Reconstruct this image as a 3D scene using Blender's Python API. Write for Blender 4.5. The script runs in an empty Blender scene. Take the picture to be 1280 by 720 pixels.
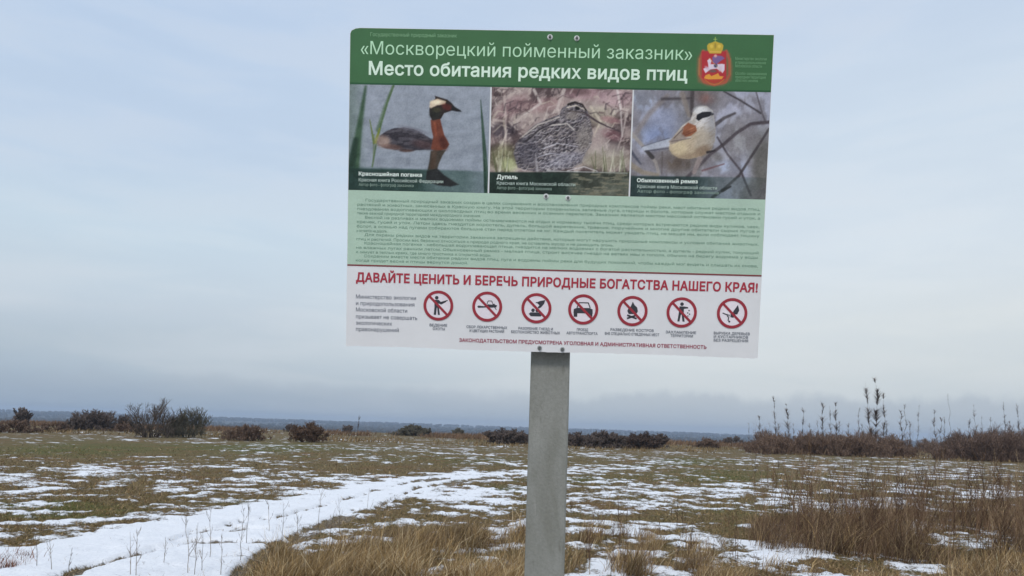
import bpy, math, random
import numpy as np
from mathutils import Matrix, Vector
from mathutils.geometry import delaunay_2d_cdt
rnd = random.Random(7)
rng = np.random.default_rng(11)
S = bpy.context.scene
C = S.collection

# ------------------------------------------------------------------ camera
EYE = 1.65
ROLL = math.radians(1.75)
PITCH = math.radians(3.4)
FPX, CXP, CYP = 924.0, 640.0, 480.0          # focal length and optical centre of the 1280x720 photograph
F = np.array([0, math.cos(PITCH), math.sin(PITCH)])
R0 = np.array([1.0, 0, 0]); U0 = np.cross(R0, F)
R = R0*math.cos(ROLL) + U0*math.sin(ROLL)
U = -R0*math.sin(ROLL) + U0*math.cos(ROLL)
CAM = np.array([0, 0, EYE])
cd = bpy.data.cameras.new('camera'); cam = bpy.data.objects.new('camera', cd); C.objects.link(cam)
cam.matrix_world = Matrix(((R[0], U[0], -F[0], 0), (R[1], U[1], -F[1], 0), (R[2], U[2], -F[2], EYE), (0, 0, 0, 1)))
cd.sensor_width = 36; cd.lens = 36*FPX/1280; cd.shift_y = 120/1280
cd.clip_start = 0.05; cd.clip_end = 20000
S.camera = cam

# ------------------------------------------------------------------ sky, sun, exposure
SUN_EL, SUN_AZ = math.radians(47), math.radians(194)     # azimuth clockwise from +Y: behind the camera, a little left
W = bpy.data.worlds.new('World'); S.world = W; W.use_nodes = True
nt = W.node_tree; N = nt.nodes; L = nt.links; N.clear()
def nd(tree, t, **kw):
    n = tree.nodes.new(t)
    for k, v in kw.items(): setattr(n, k, v)
    return n
def lin(r, g, b, k=1.0):
    o = []
    for c in (r, g, b):
        c /= 255.0
        o.append((c/12.92 if c <= 0.04045 else ((c+0.055)/1.055)**2.4)*k)
    return tuple(o) + (1.0,)
out = nd(nt, 'ShaderNodeOutputWorld'); bg = nd(nt, 'ShaderNodeBackground'); bg.inputs[1].default_value = 0.1
L.new(bg.outputs[0], out.inputs[0])
sky = nd(nt, 'ShaderNodeTexSky', sky_type='NISHITA', sun_disc=False)
sky.sun_elevation = SUN_EL; sky.sun_rotation = SUN_AZ; sky.air_density = 1.2; sky.dust_density = 2.0
tc = nd(nt, 'ShaderNodeTexCoord'); sx = nd(nt, 'ShaderNodeSeparateXYZ'); L.new(tc.outputs['Generated'], sx.inputs[0])
def math_n(tree, op, a, b=None, clamp=False):
    m = nd(tree, 'ShaderNodeMath', operation=op); m.use_clamp = clamp
    for i, v in enumerate((a, b)):
        if v is None: continue
        if isinstance(v, (int, float)): m.inputs[i].default_value = v
        else: tree.links.new(v, m.inputs[i])
    return m.outputs[0]
def mapr(tree, v, a, b, c=0.0, d=1.0, smooth=True):
    m = nd(tree, 'ShaderNodeMapRange'); m.interpolation_type = 'SMOOTHSTEP' if smooth else 'LINEAR'
    tree.links.new(v, m.inputs[0])
    for i, x in enumerate((a, b, c, d)): m.inputs[1+i].default_value = x
    return m.outputs[0]
def mixc(tree, f, a, b, blend='MIX'):
    m = nd(tree, 'ShaderNodeMix', data_type='RGBA', blend_type=blend)
    if isinstance(f, (int, float)): m.inputs[0].default_value = f
    else: tree.links.new(f, m.inputs[0])
    for i, v in ((6, a), (7, b)):
        if isinstance(v, tuple): m.inputs[i].default_value = v
        else: tree.links.new(v, m.inputs[i])
    return m.outputs[2]
def ramp(tree, v, stops):
    r = nd(tree, 'ShaderNodeValToRGB'); tree.links.new(v, r.inputs[0])
    e = r.color_ramp.elements
    e[0].position, e[0].color = stops[0]; e[1].position, e[1].color = stops[-1]
    for p, c in stops[1:-1]:
        x = e.new(p); x.color = c
    return r.outputs[0]
def noise(tree, vec, scale, detail=4, rough=0.5, dist=0.0):
    n = nd(tree, 'ShaderNodeTexNoise'); n.inputs['Scale'].default_value = scale
    n.inputs['Detail'].default_value = detail; n.inputs['Roughness'].default_value = rough
    n.inputs['Distortion'].default_value = dist
    if vec is not None: tree.links.new(vec, n.inputs['Vector'])
    return n.outputs[0]
SK = 8.9   # the background strength of 0.1 brings these back
# streaky stratus: the noise is stretched along the horizon
mp = nd(nt, 'ShaderNodeMapping'); mp.inputs['Scale'].default_value = (1.0, 1.0, 5.0); mp.inputs['Rotation'].default_value = (0.10, 0.16, 0)
L.new(tc.outputs['Generated'], mp.inputs[0])
n1 = noise(nt, mp.outputs[0], 1.3, 3, 0.5, 0.4)
n2 = noise(nt, mp.outputs[0], 4.0, 5, 0.55, 0.3)
zz = math_n(nt, 'ADD', sx.outputs[2], math_n(nt, 'MULTIPLY', math_n(nt, 'SUBTRACT', n1, 0.5), 0.10))
left = ramp(nt, zz, [(0.0, lin(156, 176, 194, SK)), (0.035, lin(160, 178, 195, SK)), (0.075, lin(182, 196, 208, SK)), (0.13, lin(198, 210, 221, SK)),
                     (0.22, lin(202, 219, 232, SK)), (0.33, lin(194, 212, 233, SK)), (0.5, lin(189, 209, 235, SK)), (1.0, lin(206, 218, 238, SK))])
right = ramp(nt, zz, [(0.0, lin(186, 198, 208, SK)), (0.05, lin(203, 212, 217, SK)), (0.085, lin(212, 219, 222, SK)), (0.15, lin(221, 227, 229, SK)),
                      (0.24, lin(219, 229, 237, SK)), (0.36, lin(209, 223, 237, SK)), (0.5, lin(198, 214, 235, SK)), (1.0, lin(206, 218, 238, SK))])
azf = mapr(nt, math_n(nt, 'ADD', sx.outputs[0], math_n(nt, 'MULTIPLY', math_n(nt, 'SUBTRACT', n1, 0.5), 0.5)), -0.50, 0.38)
cl = mixc(nt, azf, left, right)
cl = mixc(nt, math_n(nt, 'MULTIPLY', mapr(nt, n2, 0.42, 0.68), 0.20), cl, lin(222, 226, 232, SK))
cl = mixc(nt, math_n(nt, 'MULTIPLY', mapr(nt, n2, 0.56, 0.36), 0.09), cl, lin(172, 190, 212, SK))
# low cloud bank on the horizon with a lumpy top
mp2 = nd(nt, 'ShaderNodeMapping'); mp2.inputs['Scale'].default_value = (1.0, 1.0, 0.6); L.new(tc.outputs['Generated'], mp2.inputs[0])
n3 = noise(nt, mp2.outputs[0], 9.0, 8, 0.62)
top = math_n(nt, 'ADD', math_n(nt, 'MULTIPLY', math_n(nt, 'SUBTRACT', n3, 0.5), 0.085), 0.050)
dz = math_n(nt, 'SUBTRACT', top, sx.outputs[2])
bank = mapr(nt, dz, -0.007, 0.010)
bankf = math_n(nt, 'MULTIPLY', bank, mapr(nt, sx.outputs[0], -0.5, 0.40, 0.30, 0.58))
cl = mixc(nt, bankf, cl, lin(170, 181, 194, SK))
full = mixc(nt, 0.06, cl, sky.outputs[0])
L.new(full, bg.inputs[0])
sd = bpy.data.lights.new('sun', 'SUN'); sd.energy = 1.5; sd.angle = math.radians(14); sd.color = (1.0, 0.95, 0.88)
so = bpy.data.objects.new('sun', sd); C.objects.link(so)
sv = Vector((math.sin(SUN_AZ)*math.cos(SUN_EL), math.cos(SUN_AZ)*math.cos(SUN_EL), math.sin(SUN_EL)))
so.rotation_euler = sv.to_track_quat('Z', 'Y').to_euler()
S.view_settings.view_transform = 'Standard'; S.view_settings.look = 'None'
S.view_settings.exposure = 0.22; S.view_settings.gamma = 1.0

# ------------------------------------------------------------------ helpers
def fract_hash(ix, iy, seed):
    h = (ix.astype(np.int64)*374761393 + iy.astype(np.int64)*668265263 + seed*982451653) & 0x7fffffff
    h = ((h ^ (h >> 13))*1274126177) & 0x7fffffff
    return ((h ^ (h >> 16)) & 0xffff)/65535.0
def vnoise(x, y, seed=0):
    ix, iy = np.floor(x), np.floor(y); fx, fy = x-ix, y-iy
    fx = fx*fx*(3-2*fx); fy = fy*fy*(3-2*fy)
    a = fract_hash(ix, iy, seed); b = fract_hash(ix+1, iy, seed); c = fract_hash(ix, iy+1, seed); d = fract_hash(ix+1, iy+1, seed)
    return (a*(1-fx)+b*fx)*(1-fy) + (c*(1-fx)+d*fx)*fy
def fbm(x, y, octaves=4, seed=0, gain=0.5):
    t = 0; amp = 1.0; tot = 0
    for o in range(octaves):
        ca, sa = math.cos(o*0.9+0.4), math.sin(o*0.9+0.4)
        t = t + amp*vnoise((x*ca-y*sa)*2**o + 13.7*o, (x*sa+y*ca)*2**o - 7.1*o, seed+o*17); tot += amp; amp *= gain
    return t/tot
def sstep(a, b, x):
    t = np.clip((x-a)/(b-a), 0, 1); return t*t*(3-2*t)
def ray(px, py):
    px = np.asarray(px, float); py = np.asarray(py, float)
    return F + R*(((px-CXP)/FPX)[..., None]) + U*((-(py-CYP)/FPX)[..., None])
def project(P):
    v = P - CAM
    d = v@F; ds = np.where(d > 0.05, d, 0.05)
    return CXP + FPX*(v@R)/ds, CYP - FPX*(v@U)/ds, d > 0.05
def on_ground(px, py):
    d = ray(px, py); t = -EYE/np.minimum(d[..., 2], -1e-4)
    return d[..., 0]*t, d[..., 1]*t
def in_poly(x, y, pts):
    ins = np.zeros(np.shape(x), bool); n = len(pts)
    for i in range(n):
        x0, y0 = pts[i]; x1, y1 = pts[(i+1) % n]
        if y0 == y1: continue
        c = ((y0 > y) != (y1 > y)) & (x < (x1-x0)*(y-y0)/(y1-y0)+x0)
        ins ^= c
    return ins
def seg_dist(x, y, pts, closed=False):
    d = np.full(np.shape(x), 1e9); n = len(pts); tt = np.zeros(np.shape(x)); m = n if closed else n-1
    for i in range(m):
        x0, y0 = pts[i]; x1, y1 = pts[(i+1) % n]; dx, dy = x1-x0, y1-y0
        t = np.clip(((x-x0)*dx+(y-y0)*dy)/(dx*dx+dy*dy+1e-9), 0, 1)
        e = np.hypot(x-x0-t*dx, y-y0-t*dy)
        k = e < d; d = np.where(k, e, d); tt = np.where(k, (i+t)/m, tt)
    return d, tt
def sd_poly(x, y, pts):
    d, _ = seg_dist(x, y, pts, True)
    return np.where(in_poly(x, y, pts), -d, d)

def mesh_np(name, verts, faces, mats=(), colors=None, smooth=False, fm=None, attrs=None):
    verts = np.asarray(verts, np.float32).reshape(-1, 3)
    me = bpy.data.meshes.new(name)
    groups = faces if isinstance(faces, list) else [faces]
    groups = [np.asarray(g, np.int32) for g in groups if len(g)]
    nl = sum(g.size for g in groups); nf = sum(len(g) for g in groups)
    me.vertices.add(len(verts)); me.vertices.foreach_set('co', verts.ravel())
    me.loops.add(nl); me.loops.foreach_set('vertex_index', np.concatenate([g.ravel() for g in groups]))
    tot = np.concatenate([np.full(len(g), g.shape[1], np.int32) for g in groups])
    st = np.concatenate([[0], np.cumsum(tot)[:-1]]).astype(np.int32)
    me.polygons.add(nf); me.polygons.foreach_set('loop_start', st); me.polygons.foreach_set('loop_total', tot)
    if fm is not None: me.polygons.foreach_set('material_index', np.asarray(fm, np.int32))
    if smooth: me.polygons.foreach_set('use_smooth', np.ones(nf, bool))
    for m in mats: me.materials.append(m)
    if colors is not None:
        a = me.color_attributes.new('tint', 'FLOAT_COLOR', 'POINT')
        c = np.ones((len(verts), 4), np.float32); c[:, :3] = colors; a.data.foreach_set('color', c.ravel())
    for k, v in (attrs or {}).items():
        a = me.attributes.new(k, 'FLOAT', 'POINT'); a.data.foreach_set('value', np.asarray(v, np.float32).ravel())
    me.update(calc_edges=True)
    return me
def link(name, me, parent=None, mat=None, **props):
    o = bpy.data.objects.new(name, me); C.objects.link(o)
    if mat is not None: me.materials.append(mat)
    if parent is not None: o.parent = parent
    for k, v in props.items(): o[k] = v
    return o
def thing(name, loc, label, category, group=None, rz=0.0):
    o = bpy.data.objects.new(name, None); C.objects.link(o); o.location = loc; o.rotation_euler = (0, 0, rz)
    o.empty_display_size = 0.2
    o['label'] = label; o['category'] = category
    if group: o['group'] = group
    return o
def boxes(lst):
    V = []; Q = []
    for x0, x1, y0, y1, z0, z1 in lst:
        b = len(V)
        V += [(x0, y0, z0), (x1, y0, z0), (x1, y1, z0), (x0, y1, z0), (x0, y0, z1), (x1, y0, z1), (x1, y1, z1), (x0, y1, z1)]
        Q += [(b, b+3, b+2, b+1), (b+4, b+5, b+6, b+7), (b, b+1, b+5, b+4), (b+1, b+2, b+6, b+5), (b+2, b+3, b+7, b+6), (b+3, b, b+4, b+7)]
    return V, Q
def ribbons(base, up, side, height, width, color, curve, droop=0.0):
    """tapered two-segment blades: base points, growth direction, side vector, bend vector"""
    n = len(base); h = height[:, None]; w = width[:, None]*side*0.5
    m = base + up*h*0.5 + curve*h*0.25
    t = base + up*h*(1-droop) + curve*h
    V = np.stack([base-w, base+w, m+w*0.75, m-w*0.75, t], 1).reshape(-1, 3)
    i = np.arange(n)[:, None]*5
    q = i + np.array([[0, 1, 2, 3]]); tr = i + np.array([[3, 2, 4]])
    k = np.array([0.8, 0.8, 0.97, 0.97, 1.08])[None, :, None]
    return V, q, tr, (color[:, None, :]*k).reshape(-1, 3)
def tubes(P0, P1, r0, r1, k=3):
    P0 = np.asarray(P0, float); P1 = np.asarray(P1, float); r0 = np.asarray(r0, float); r1 = np.asarray(r1, float)
    d = P1-P0; d /= np.linalg.norm(d, axis=1, keepdims=True)+1e-9
    ref = np.where(np.abs(d[:, 2:3]) > 0.9, np.array([[1.0, 0, 0]]), np.array([[0, 0, 1.0]]))
    a = np.cross(d, ref); a /= np.linalg.norm(a, axis=1, keepdims=True)+1e-9; b = np.cross(d, a)
    V = []
    for P, r in ((P0, r0), (P1, r1)):
        for j in range(k):
            th = 2*math.pi*j/k
            V.append(P + (a*math.cos(th)+b*math.sin(th))*r[:, None])
    V = np.stack(V, 1).reshape(-1, 3); i = np.arange(len(P0))[:, None]*2*k
    Q = np.concatenate([i + np.array([[j, (j+1) % k, k+(j+1) % k, k+j]]) for j in range(k)])
    return V, Q

# ------------------------------------------------------------------ materials
def new_mat(name, rough=0.8, spec=0.3):
    m = bpy.data.materials.new(name); m.use_nodes = True
    b = m.node_tree.nodes['Principled BSDF']; b.inputs['Roughness'].default_value = rough
    b.inputs['Specular IOR Level'].default_value = spec
    return m, m.node_tree, b
def plant_mat(name, trans=0.25, noise_scale=30):
    m, t, b = new_mat(name, 0.85, 0.15)
    a = nd(t, 'ShaderNodeAttribute', attribute_name='tint')
    tcn = nd(t, 'ShaderNodeTexCoord')
    nn = noise(t, tcn.outputs['Object'], noise_scale, 3)
    c = mixc(t, 1.0, a.outputs['Color'], ramp(t, nn, [(0.3, (0.72, 0.72, 0.72, 1)), (0.7, (1.25, 1.22, 1.18, 1))]), 'MULTIPLY')
    t.links.new(c, b.inputs['Base Color'])
    return m
def flat_mat(name, col, rough=0.6, spec=0.3, var=0.08, scale=20, bump=0.0):
    m, t, b = new_mat(name, rough, spec)
    tcn = nd(t, 'ShaderNodeTexCoord'); nn = noise(t, tcn.outputs['Object'], scale, 5, 0.6)
    lo = tuple(c*(1-var) for c in col[:3])+(1,); hi = tuple(c*(1+var) for c in col[:3])+(1,)
    t.links.new(ramp(t, nn, [(0.3, lo), (0.7, hi)]), b.inputs['Base Color'])
    if bump:
        bn = nd(t, 'ShaderNodeBump'); bn.inputs['Strength'].default_value = bump; bn.inputs['Distance'].default_value = 0.01
        t.links.new(nn, bn.inputs['Height']); t.links.new(bn.outputs[0], b.inputs['Normal'])
    return m
M_PLANT = plant_mat('dry_plant')
M_TWIG = plant_mat('twig_bark', noise_scale=6)

# ------------------------------------------------------------------ terrain
TRACK = [(-60, 735), (-60, 700), (30, 688), (100, 672), (200, 655), (270, 640), (330, 627), (400, 617), (450, 607), (500, 599), (560, 592), (620, 590), (700, 587),
         (760, 584), (812, 583), (812, 586), (760, 589), (700, 593), (640, 596), (600, 601), (550, 609), (510, 619), (470, 632), (430, 647), (380, 662), (335, 682), (310, 700), (290, 735)]
RUTS = [([(60, 728), (115, 709), (150, 700), (190, 691), (240, 680), (300, 679), (345, 681)], 4.0), ([(215, 678), (240, 665), (290, 661), (335, 663)], 3.4),
        ([(285, 730), (300, 712), (335, 690), (375, 672), (410, 655), (440, 642)], 8.0), ([(262, 664), (300, 653), (345, 648), (380, 638), (430, 626)], 2.6),
        ([(430, 626), (470, 613), (510, 604), (560, 599)], 2.4), ([(470, 634), (520, 611), (590, 600), (650, 595)], 2.4)]
# snow cover by area: (centre x, centre y, half width, half height, amount)
SNOW = [(60, 668, 170, 22, 0.11), (150, 625, 240, 22, 0.03), (300, 595, 240, 10, -0.05), (110, 563, 120, 9, -0.12), (300, 600, 60, 12, 0.05),
        (560, 628, 140, 18, 0.02), (470, 585, 150, 8, -0.12), (830, 600, 110, 8, -0.02), (880, 613, 130, 10, 0.05), (780, 640, 90, 10, 0.0),
        (760, 598, 60, 6, -0.08), (1080, 632, 120, 14, 0.10), (1180, 600, 120, 10, 0.05), (1100, 586, 190, 7, 0.07), (920, 590, 60, 6, -0.1), (1010, 615, 60, 10, 0.0),
        (1060, 692, 110, 14, 0.13), (1160, 706, 60, 12, 0.12), (930, 690, 70, 14, 0.10), (780, 705, 80, 16, 0.09), (850, 692, 120, 20, 0.05), (800, 655, 90, 10, 0.05), (960, 660, 80, 10, 0.04), (900, 640, 90, 10, -0.03),
        (480, 690, 140, 30, -0.04), (570, 705, 50, 10, 0.08), (600, 652, 60, 10, 0.03), (1010, 650, 90, 12, -0.10), (20, 690, 30, 10, -0.16), (1240, 640, 60, 25, -0.02)]
def terrain_z(x, y, px=None, py=None, vis=None):
    r = np.hypot(x, y)
    z = 0.05*(fbm(x*0.11, y*0.11, 3, 5)-0.5)*sstep(6, 30, r) + 0.07*(fbm(x*1.1, y*1.1, 3, 9)-0.5)
    z = z + 0.05*(fbm(x*4.5, y*4.5, 3, 21)-0.5)*(1-sstep(30, 60, r))
    z = z - 14*sstep(135, 480, r)
    az = np.arctan2(x, y)
    hill = (0.55+0.45*np.sin(-az*1.3+0.5))*sstep(1700, 3300, r)
    z = z + 17*hill + 6*(fbm(az*14+3, r*0.0006, 3, 31)-0.5)*sstep(1200, 2600, r)
    return z
def snow_field(x, y):
    P = np.stack([x, y, np.zeros_like(x)], -1); px, py, ok = project(P)
    r = np.hypot(x, y)
    wob = 5*(fbm(x*1.3, y*1.3, 3, 41)-0.5)
    s = 0.445 + 0*x
    s = s - 0.085*sstep(18, 45, r) - 0.03*sstep(60, 120, r)
    for cx, cy, hw, hh, a in SNOW:
        s = s + np.where(ok, a*np.exp(-((px-cx)/hw)**2-((py-cy)/hh)**2), 0)
    n = fbm(x*1.7, y*1.7, 5, 51, 0.72); n2 = fbm(x*0.25, y*0.25, 3, 61)
    s = s + (n-0.5)*1.05 + (n2-0.5)*0.30
    dp = sd_poly(px, py+wob*0.5, TRACK)
    tr = np.where(ok, 1-sstep(-4, 5, dp+wob), 0)
    s = s + tr*0.165 - tr*(n-0.5)*0.55 - 0.30*tr*(n2-0.5)
    rut = 0*x
    for pts, w in RUTS:
        d, _ = seg_dist(px, py+wob*0.5, pts); rut = np.maximum(rut, np.where(ok, 1-sstep(w*0.3, w*1.1, d), 0))
    s = s - rut*(0.24 + 1.1*(fbm(x*1.4, y*1.4, 3, 77)-0.5) + 0.9*(fbm(x*6, y*6, 3, 79)-0.5))
    return s, rut, tr

# angles: fine where the camera looks, coarse elsewhere; rings spaced geometrically
ang = np.concatenate([np.linspace(-math.pi, -0.82, 60, endpoint=False), np.linspace(-0.82, 0.82, 620), np.linspace(0.82, math.pi, 61)[1:-1]])
rad = np.concatenate([np.linspace(0.0, 6.0, 14, endpoint=False)[1:], np.geomspace(6, 9, 20, endpoint=False), np.geomspace(9, 60, 330, endpoint=False), np.geomspace(60, 140, 70, endpoint=False), np.geomspace(140, 4000, 60)])
A_, R_ = np.meshgrid(ang, rad)
gx = (R_*np.sin(A_)).ravel(); gy = (R_*np.cos(A_)).ravel()
snow, rut, trk = snow_field(gx, gy)
gz = terrain_z(gx, gy) + 0.035*sstep(0.42, 0.62, snow)*(1-sstep(40, 90, np.hypot(gx, gy))) - 0.05*rut*(0.4+1.2*fbm(gx*1.5, gy*1.5, 2, 78))*(np.hypot(gx, gy) < 40)
na, nr = len(ang), len(rad)
I = (np.arange(nr-1)[:, None]*na + np.arange(na)[None, :]); J = (np.arange(nr-1)[:, None]*na + (np.arange(na)[None, :]+1) % na)
quads = np.stack([I, J, J+na, I+na], -1).reshape(-1, 4)[:, ::-1]
ctr = len(gx)
gx = np.append(gx, 0); gy = np.append(gy, 0); gz = np.append(gz, 0); snow = np.append(snow, 0.4); rut = np.append(rut, 0)
fan = np.stack([np.arange(na), (np.arange(na)+1) % na, np.full(na, ctr)], -1)[:, ::-1]
gpx, gpy, gok = project(np.stack([gx, gy, gz*0], -1))
GREEN = [(640, 560, 700, 12, 0.10), (90, 562, 110, 8, 0.5), (30, 635, 70, 12, 0.6), (330, 560, 100, 6, 0.5), (110, 640, 60, 12, 0.5), (560, 575, 120, 6, 0.3), (860, 578, 60, 6, 0.5), (900, 597, 60, 8, 0.6),
         (620, 612, 50, 10, 0.5), (730, 600, 60, 5, 0.5), (960, 640, 60, 10, 0.3), (1060, 640, 60, 10, 0.4), (290, 630, 30, 8, 0.4)]
green = 0.04+0.38*fbm(gx*0.12, gy*0.12, 3, 71)+0.0*gx
for cx, cy, hw, hh, a in GREEN: green = green + np.where(gok, a*np.exp(-((gpx-cx)/hw)**2-((gpy-cy)/hh)**2), 0)
far = sstep(150, 400, np.hypot(gx, gy))

mg, t, b = new_mat('winter_ground', 0.9, 0.2)
tcn = nd(t, 'ShaderNodeTexCoord'); ob = tcn.outputs['Object']
def attr(tree, n):
    return nd(tree, 'ShaderNodeAttribute', attribute_name=n).outputs['Fac']
nA = noise(t, ob, 5.0, 8, 0.68, 0.3); nB = noise(t, ob, 28.0, 6, 0.7); nC = noise(t, ob, 0.8, 6, 0.62); nD = noise(t, ob, 90.0, 3, 0.6)
rough_w = mapr(t, attr(t, 'track'), 0, 1, 1.0, 0.62)
sn = math_n(t, 'ADD', attr(t, 'snow'), math_n(t, 'MULTIPLY', math_n(t, 'SUBTRACT', nA, 0.5), math_n(t, 'MULTIPLY', rough_w, 0.50)))
sn = math_n(t, 'ADD', sn, math_n(t, 'MULTIPLY', math_n(t, 'SUBTRACT', nB, 0.5), math_n(t, 'MULTIPLY', rough_w, 0.42)))
sf = mapr(t, math_n(t, 'ADD', sn, math_n(t, 'MULTIPLY', attr(t, 'track'), 0.05)), 0.47, 0.59)
brown = ramp(t, nB, [(0.25, lin(34, 29, 20)), (0.42, lin(76, 65, 44)), (0.55, lin(112, 96, 64)), (0.75, lin(186, 166, 124))])
grn = ramp(t, nB, [(0.25, lin(34, 36, 18)), (0.45, lin(72, 74, 36)), (0.6, lin(104, 102, 54)), (0.78, lin(156, 148, 96))])
gf = mapr(t, math_n(t, 'ADD', attr(t, 'green'), math_n(t, 'MULTIPLY', math_n(t, 'SUBTRACT', nC, 0.5), 1.4)), 0.15, 0.9)
earth = mixc(t, gf, brown, grn)
rust = mapr(t, noise(t, ob, 0.35, 5, 0.6), 0.52, 0.66, 0.0, 0.5)
earth = mixc(t, rust, earth, ramp(t, nB, [(0.3, lin(70, 48, 32)), (0.7, lin(140, 104, 68))]))
earth = mixc(t, math_n(t, 'MULTIPLY', attr(t, 'rut'), 0.65), earth, ramp(t, nB, [(0.3, lin(84, 78, 72)), (0.7, lin(150, 142, 132))]))
woods = ramp(t, noise(t, ob, 0.006, 6, 0.6), [(0.3, lin(40, 44, 42)), (0.5, lin(58, 60, 54)), (0.7, lin(96, 94, 80))])
earth = mixc(t, attr(t, 'far'), earth, woods)
snc = ramp(t, nB, [(0.25, (0.62, 0.64, 0.68, 1)), (0.44, (0.80, 0.82, 0.86, 1)), (0.7, (0.90, 0.92, 0.94, 1))])
sfx = math_n(t, 'MULTIPLY', sf, mapr(t, attr(t, 'far'), 0.0, 1.0, 1.0, 0.12))
t.links.new(mixc(t, sfx, earth, snc), b.inputs['Base Color'])
hgt = math_n(t, 'ADD', math_n(t, 'MULTIPLY', sf, 0.5), math_n(t, 'ADD', math_n(t, 'MULTIPLY', nB, 0.8), math_n(t, 'MULTIPLY', nD, 0.3)))
bn = nd(t, 'ShaderNodeBump'); bn.inputs['Strength'].default_value = 0.55; bn.inputs['Distance'].default_value = 0.05
t.links.new(hgt, bn.inputs['Height']); t.links.new(bn.outputs[0], b.inputs['Normal'])
t.links.new(mapr(t, sf, 0, 1, 0.95, 0.6), b.inputs['Roughness'])
ground = link('ground', mesh_np('ground', np.stack([gx, gy, gz], -1), [quads, fan], [mg], smooth=True,
              attrs={'snow': snow, 'track': np.append(trk, 0), 'rut': rut, 'green': green, 'far': far}), kind='structure',
              label='snow patched winter meadow with a snowy track crossing it')

def gpoints(px, py):
    x, y = on_ground(px, py); z = terrain_z(x, y)
    return np.stack([x, y, z], -1)
def at(px, py):
    p = gpoints(np.array([float(px)]), np.array([float(py)]))[0]; return p

# ------------------------------------------------------------------ information board
ORG = np.array([-0.512, 2.254, EYE+0.235]); AX = np.array([1.25, -0.035, -0.002]); BX = np.array([0.002, -0.121, 0.939])
BW = float(np.linalg.norm(AX)); BH = float(np.linalg.norm(BX))
ax = AX/BW; az_ = np.cross(ax, BX/BH); az_ /= np.linalg.norm(az_); bx = np.cross(az_, ax)     # az_ points to the reader
def bd(px, py):
    d = ray(px, py); t_ = ((ORG-CAM)@az_)/(d@az_)
    P = CAM + d*t_[..., None] - ORG
    return P@ax, P@bx
def bd1(px, py):
    u, v = bd(np.array([float(px)]), np.array([float(py)])); return float(u[0]), float(v[0])

def print_mat(name, rough=0.45):
    m, t, b = new_mat(name, rough, 0.35)
    a = nd(t, 'ShaderNodeAttribute', attribute_name='tint'); tcn = nd(t, 'ShaderNodeTexCoord')
    nn = noise(t, tcn.outputs['Object'], 9, 6, 0.6); n2_ = noise(t, tcn.outputs['Object'], 160, 3, 0.6)
    c = mixc(t, 1.0, a.outputs['Color'], ramp(t, nn, [(0.3, (0.93, 0.93, 0.93, 1)), (0.7, (1.05, 1.05, 1.04, 1))]), 'MULTIPLY')
    c = mixc(t, 1.0, c, ramp(t, n2_, [(0.3, (0.96, 0.96, 0.96, 1)), (0.7, (1.03, 1.03, 1.03, 1))]), 'MULTIPLY')
    t.links.new(c, b.inputs['Base Color']); return m
M_PRINT = print_mat('board_print')
KP = 1.16
K = 1.16          # printed albedo against the tone it shows
def pc(r, g, b): return np.array(lin(r, g, b, K)[:3])
d_ = ray(689.5, 442); tp = 2.272/d_[1]; p_top = CAM + d_*tp
d_ = ray(680.5, 719); tp = 2.272/d_[1]; p_bot = CAM + d_*tp
post_x = float((p_top[0]+p_bot[0])/2)
board = thing('information_board', (post_x, 2.335, 0.0), 'white and green nature reserve board with three bird photographs on a grey square post', 'information board')
MB = Matrix(((ax[0], bx[0], az_[0], ORG[0]), (ax[1], bx[1], az_[1], ORG[1]), (ax[2], bx[2], az_[2], ORG[2]), (0, 0, 0, 1)))
# panel sheet with nicked corner and slightly worn lower edge
outl = [(0, 0.0)]
xs = np.linspace(0, BW, 90)[1:-1]
for x in xs: outl.append((float(x), 0.0012*math.sin(x*9)+float(rng.normal(0, 0.0005))))
outl += [(BW, 0.0), (BW, BH), (0.030, BH), (0.016, BH-0.002), (0.004, BH-0.008), (0, BH-0.016)]
def slab(pts, z0, z1):
    n = len(pts); V = [(x, y, z0) for x, y in pts] + [(x, y, z1) for x, y in pts]
    Fc = [list(range(n))[::-1], [n+i for i in range(n)]] + [[i, (i+1) % n, n+(i+1) % n, n+i] for i in range(n)]
    me = bpy.data.meshes.new('slab'); me.from_pydata(V, [], Fc); me.update(); return me
M_PANEL = flat_mat('white_composite_sheet', (0.81, 0.815, 0.84, 1), 0.45, 0.35, 0.04, 6)
panel = link('panel', slab(outl, -0.004, 0.0), board, M_PANEL)
panel.matrix_local = Matrix.Translation((-post_x, -2.335, 0)) @ MB

def area_sign(pts):
    return sum(pts[i][0]*pts[(i+1) % len(pts)][1]-pts[(i+1) % len(pts)][0]*pts[i][1] for i in range(len(pts)))
def tri_me(name, pts_list, z, col):
    """flat polygons printed on the panel"""
    V = []; Fc = []
    for pts in pts_list:
        b0 = len(V); V += [(x, y, z) for x, y in pts]; Fc.append(list(range(b0, b0+len(pts))))
    me = bpy.data.meshes.new(name); me.from_pydata(V, [], Fc); me.update()
    a = me.color_attributes.new('tint', 'FLOAT_COLOR', 'POINT')
    a.data.foreach_set('color', np.tile(np.append(col, 1).astype(np.float32), len(V)))
    return me
def printed(name, polys_px, z, col, parent=None, is_px=True, **props):
    pl = []
    for pts in polys_px:
        q = [bd1(*p) for p in pts] if is_px else list(pts)
        if area_sign(q) < 0: q = q[::-1]
        pl.append(q)
    return link(name, tri_me(name, pl, z, col), parent or panel, M_PRINT, **props)
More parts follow.
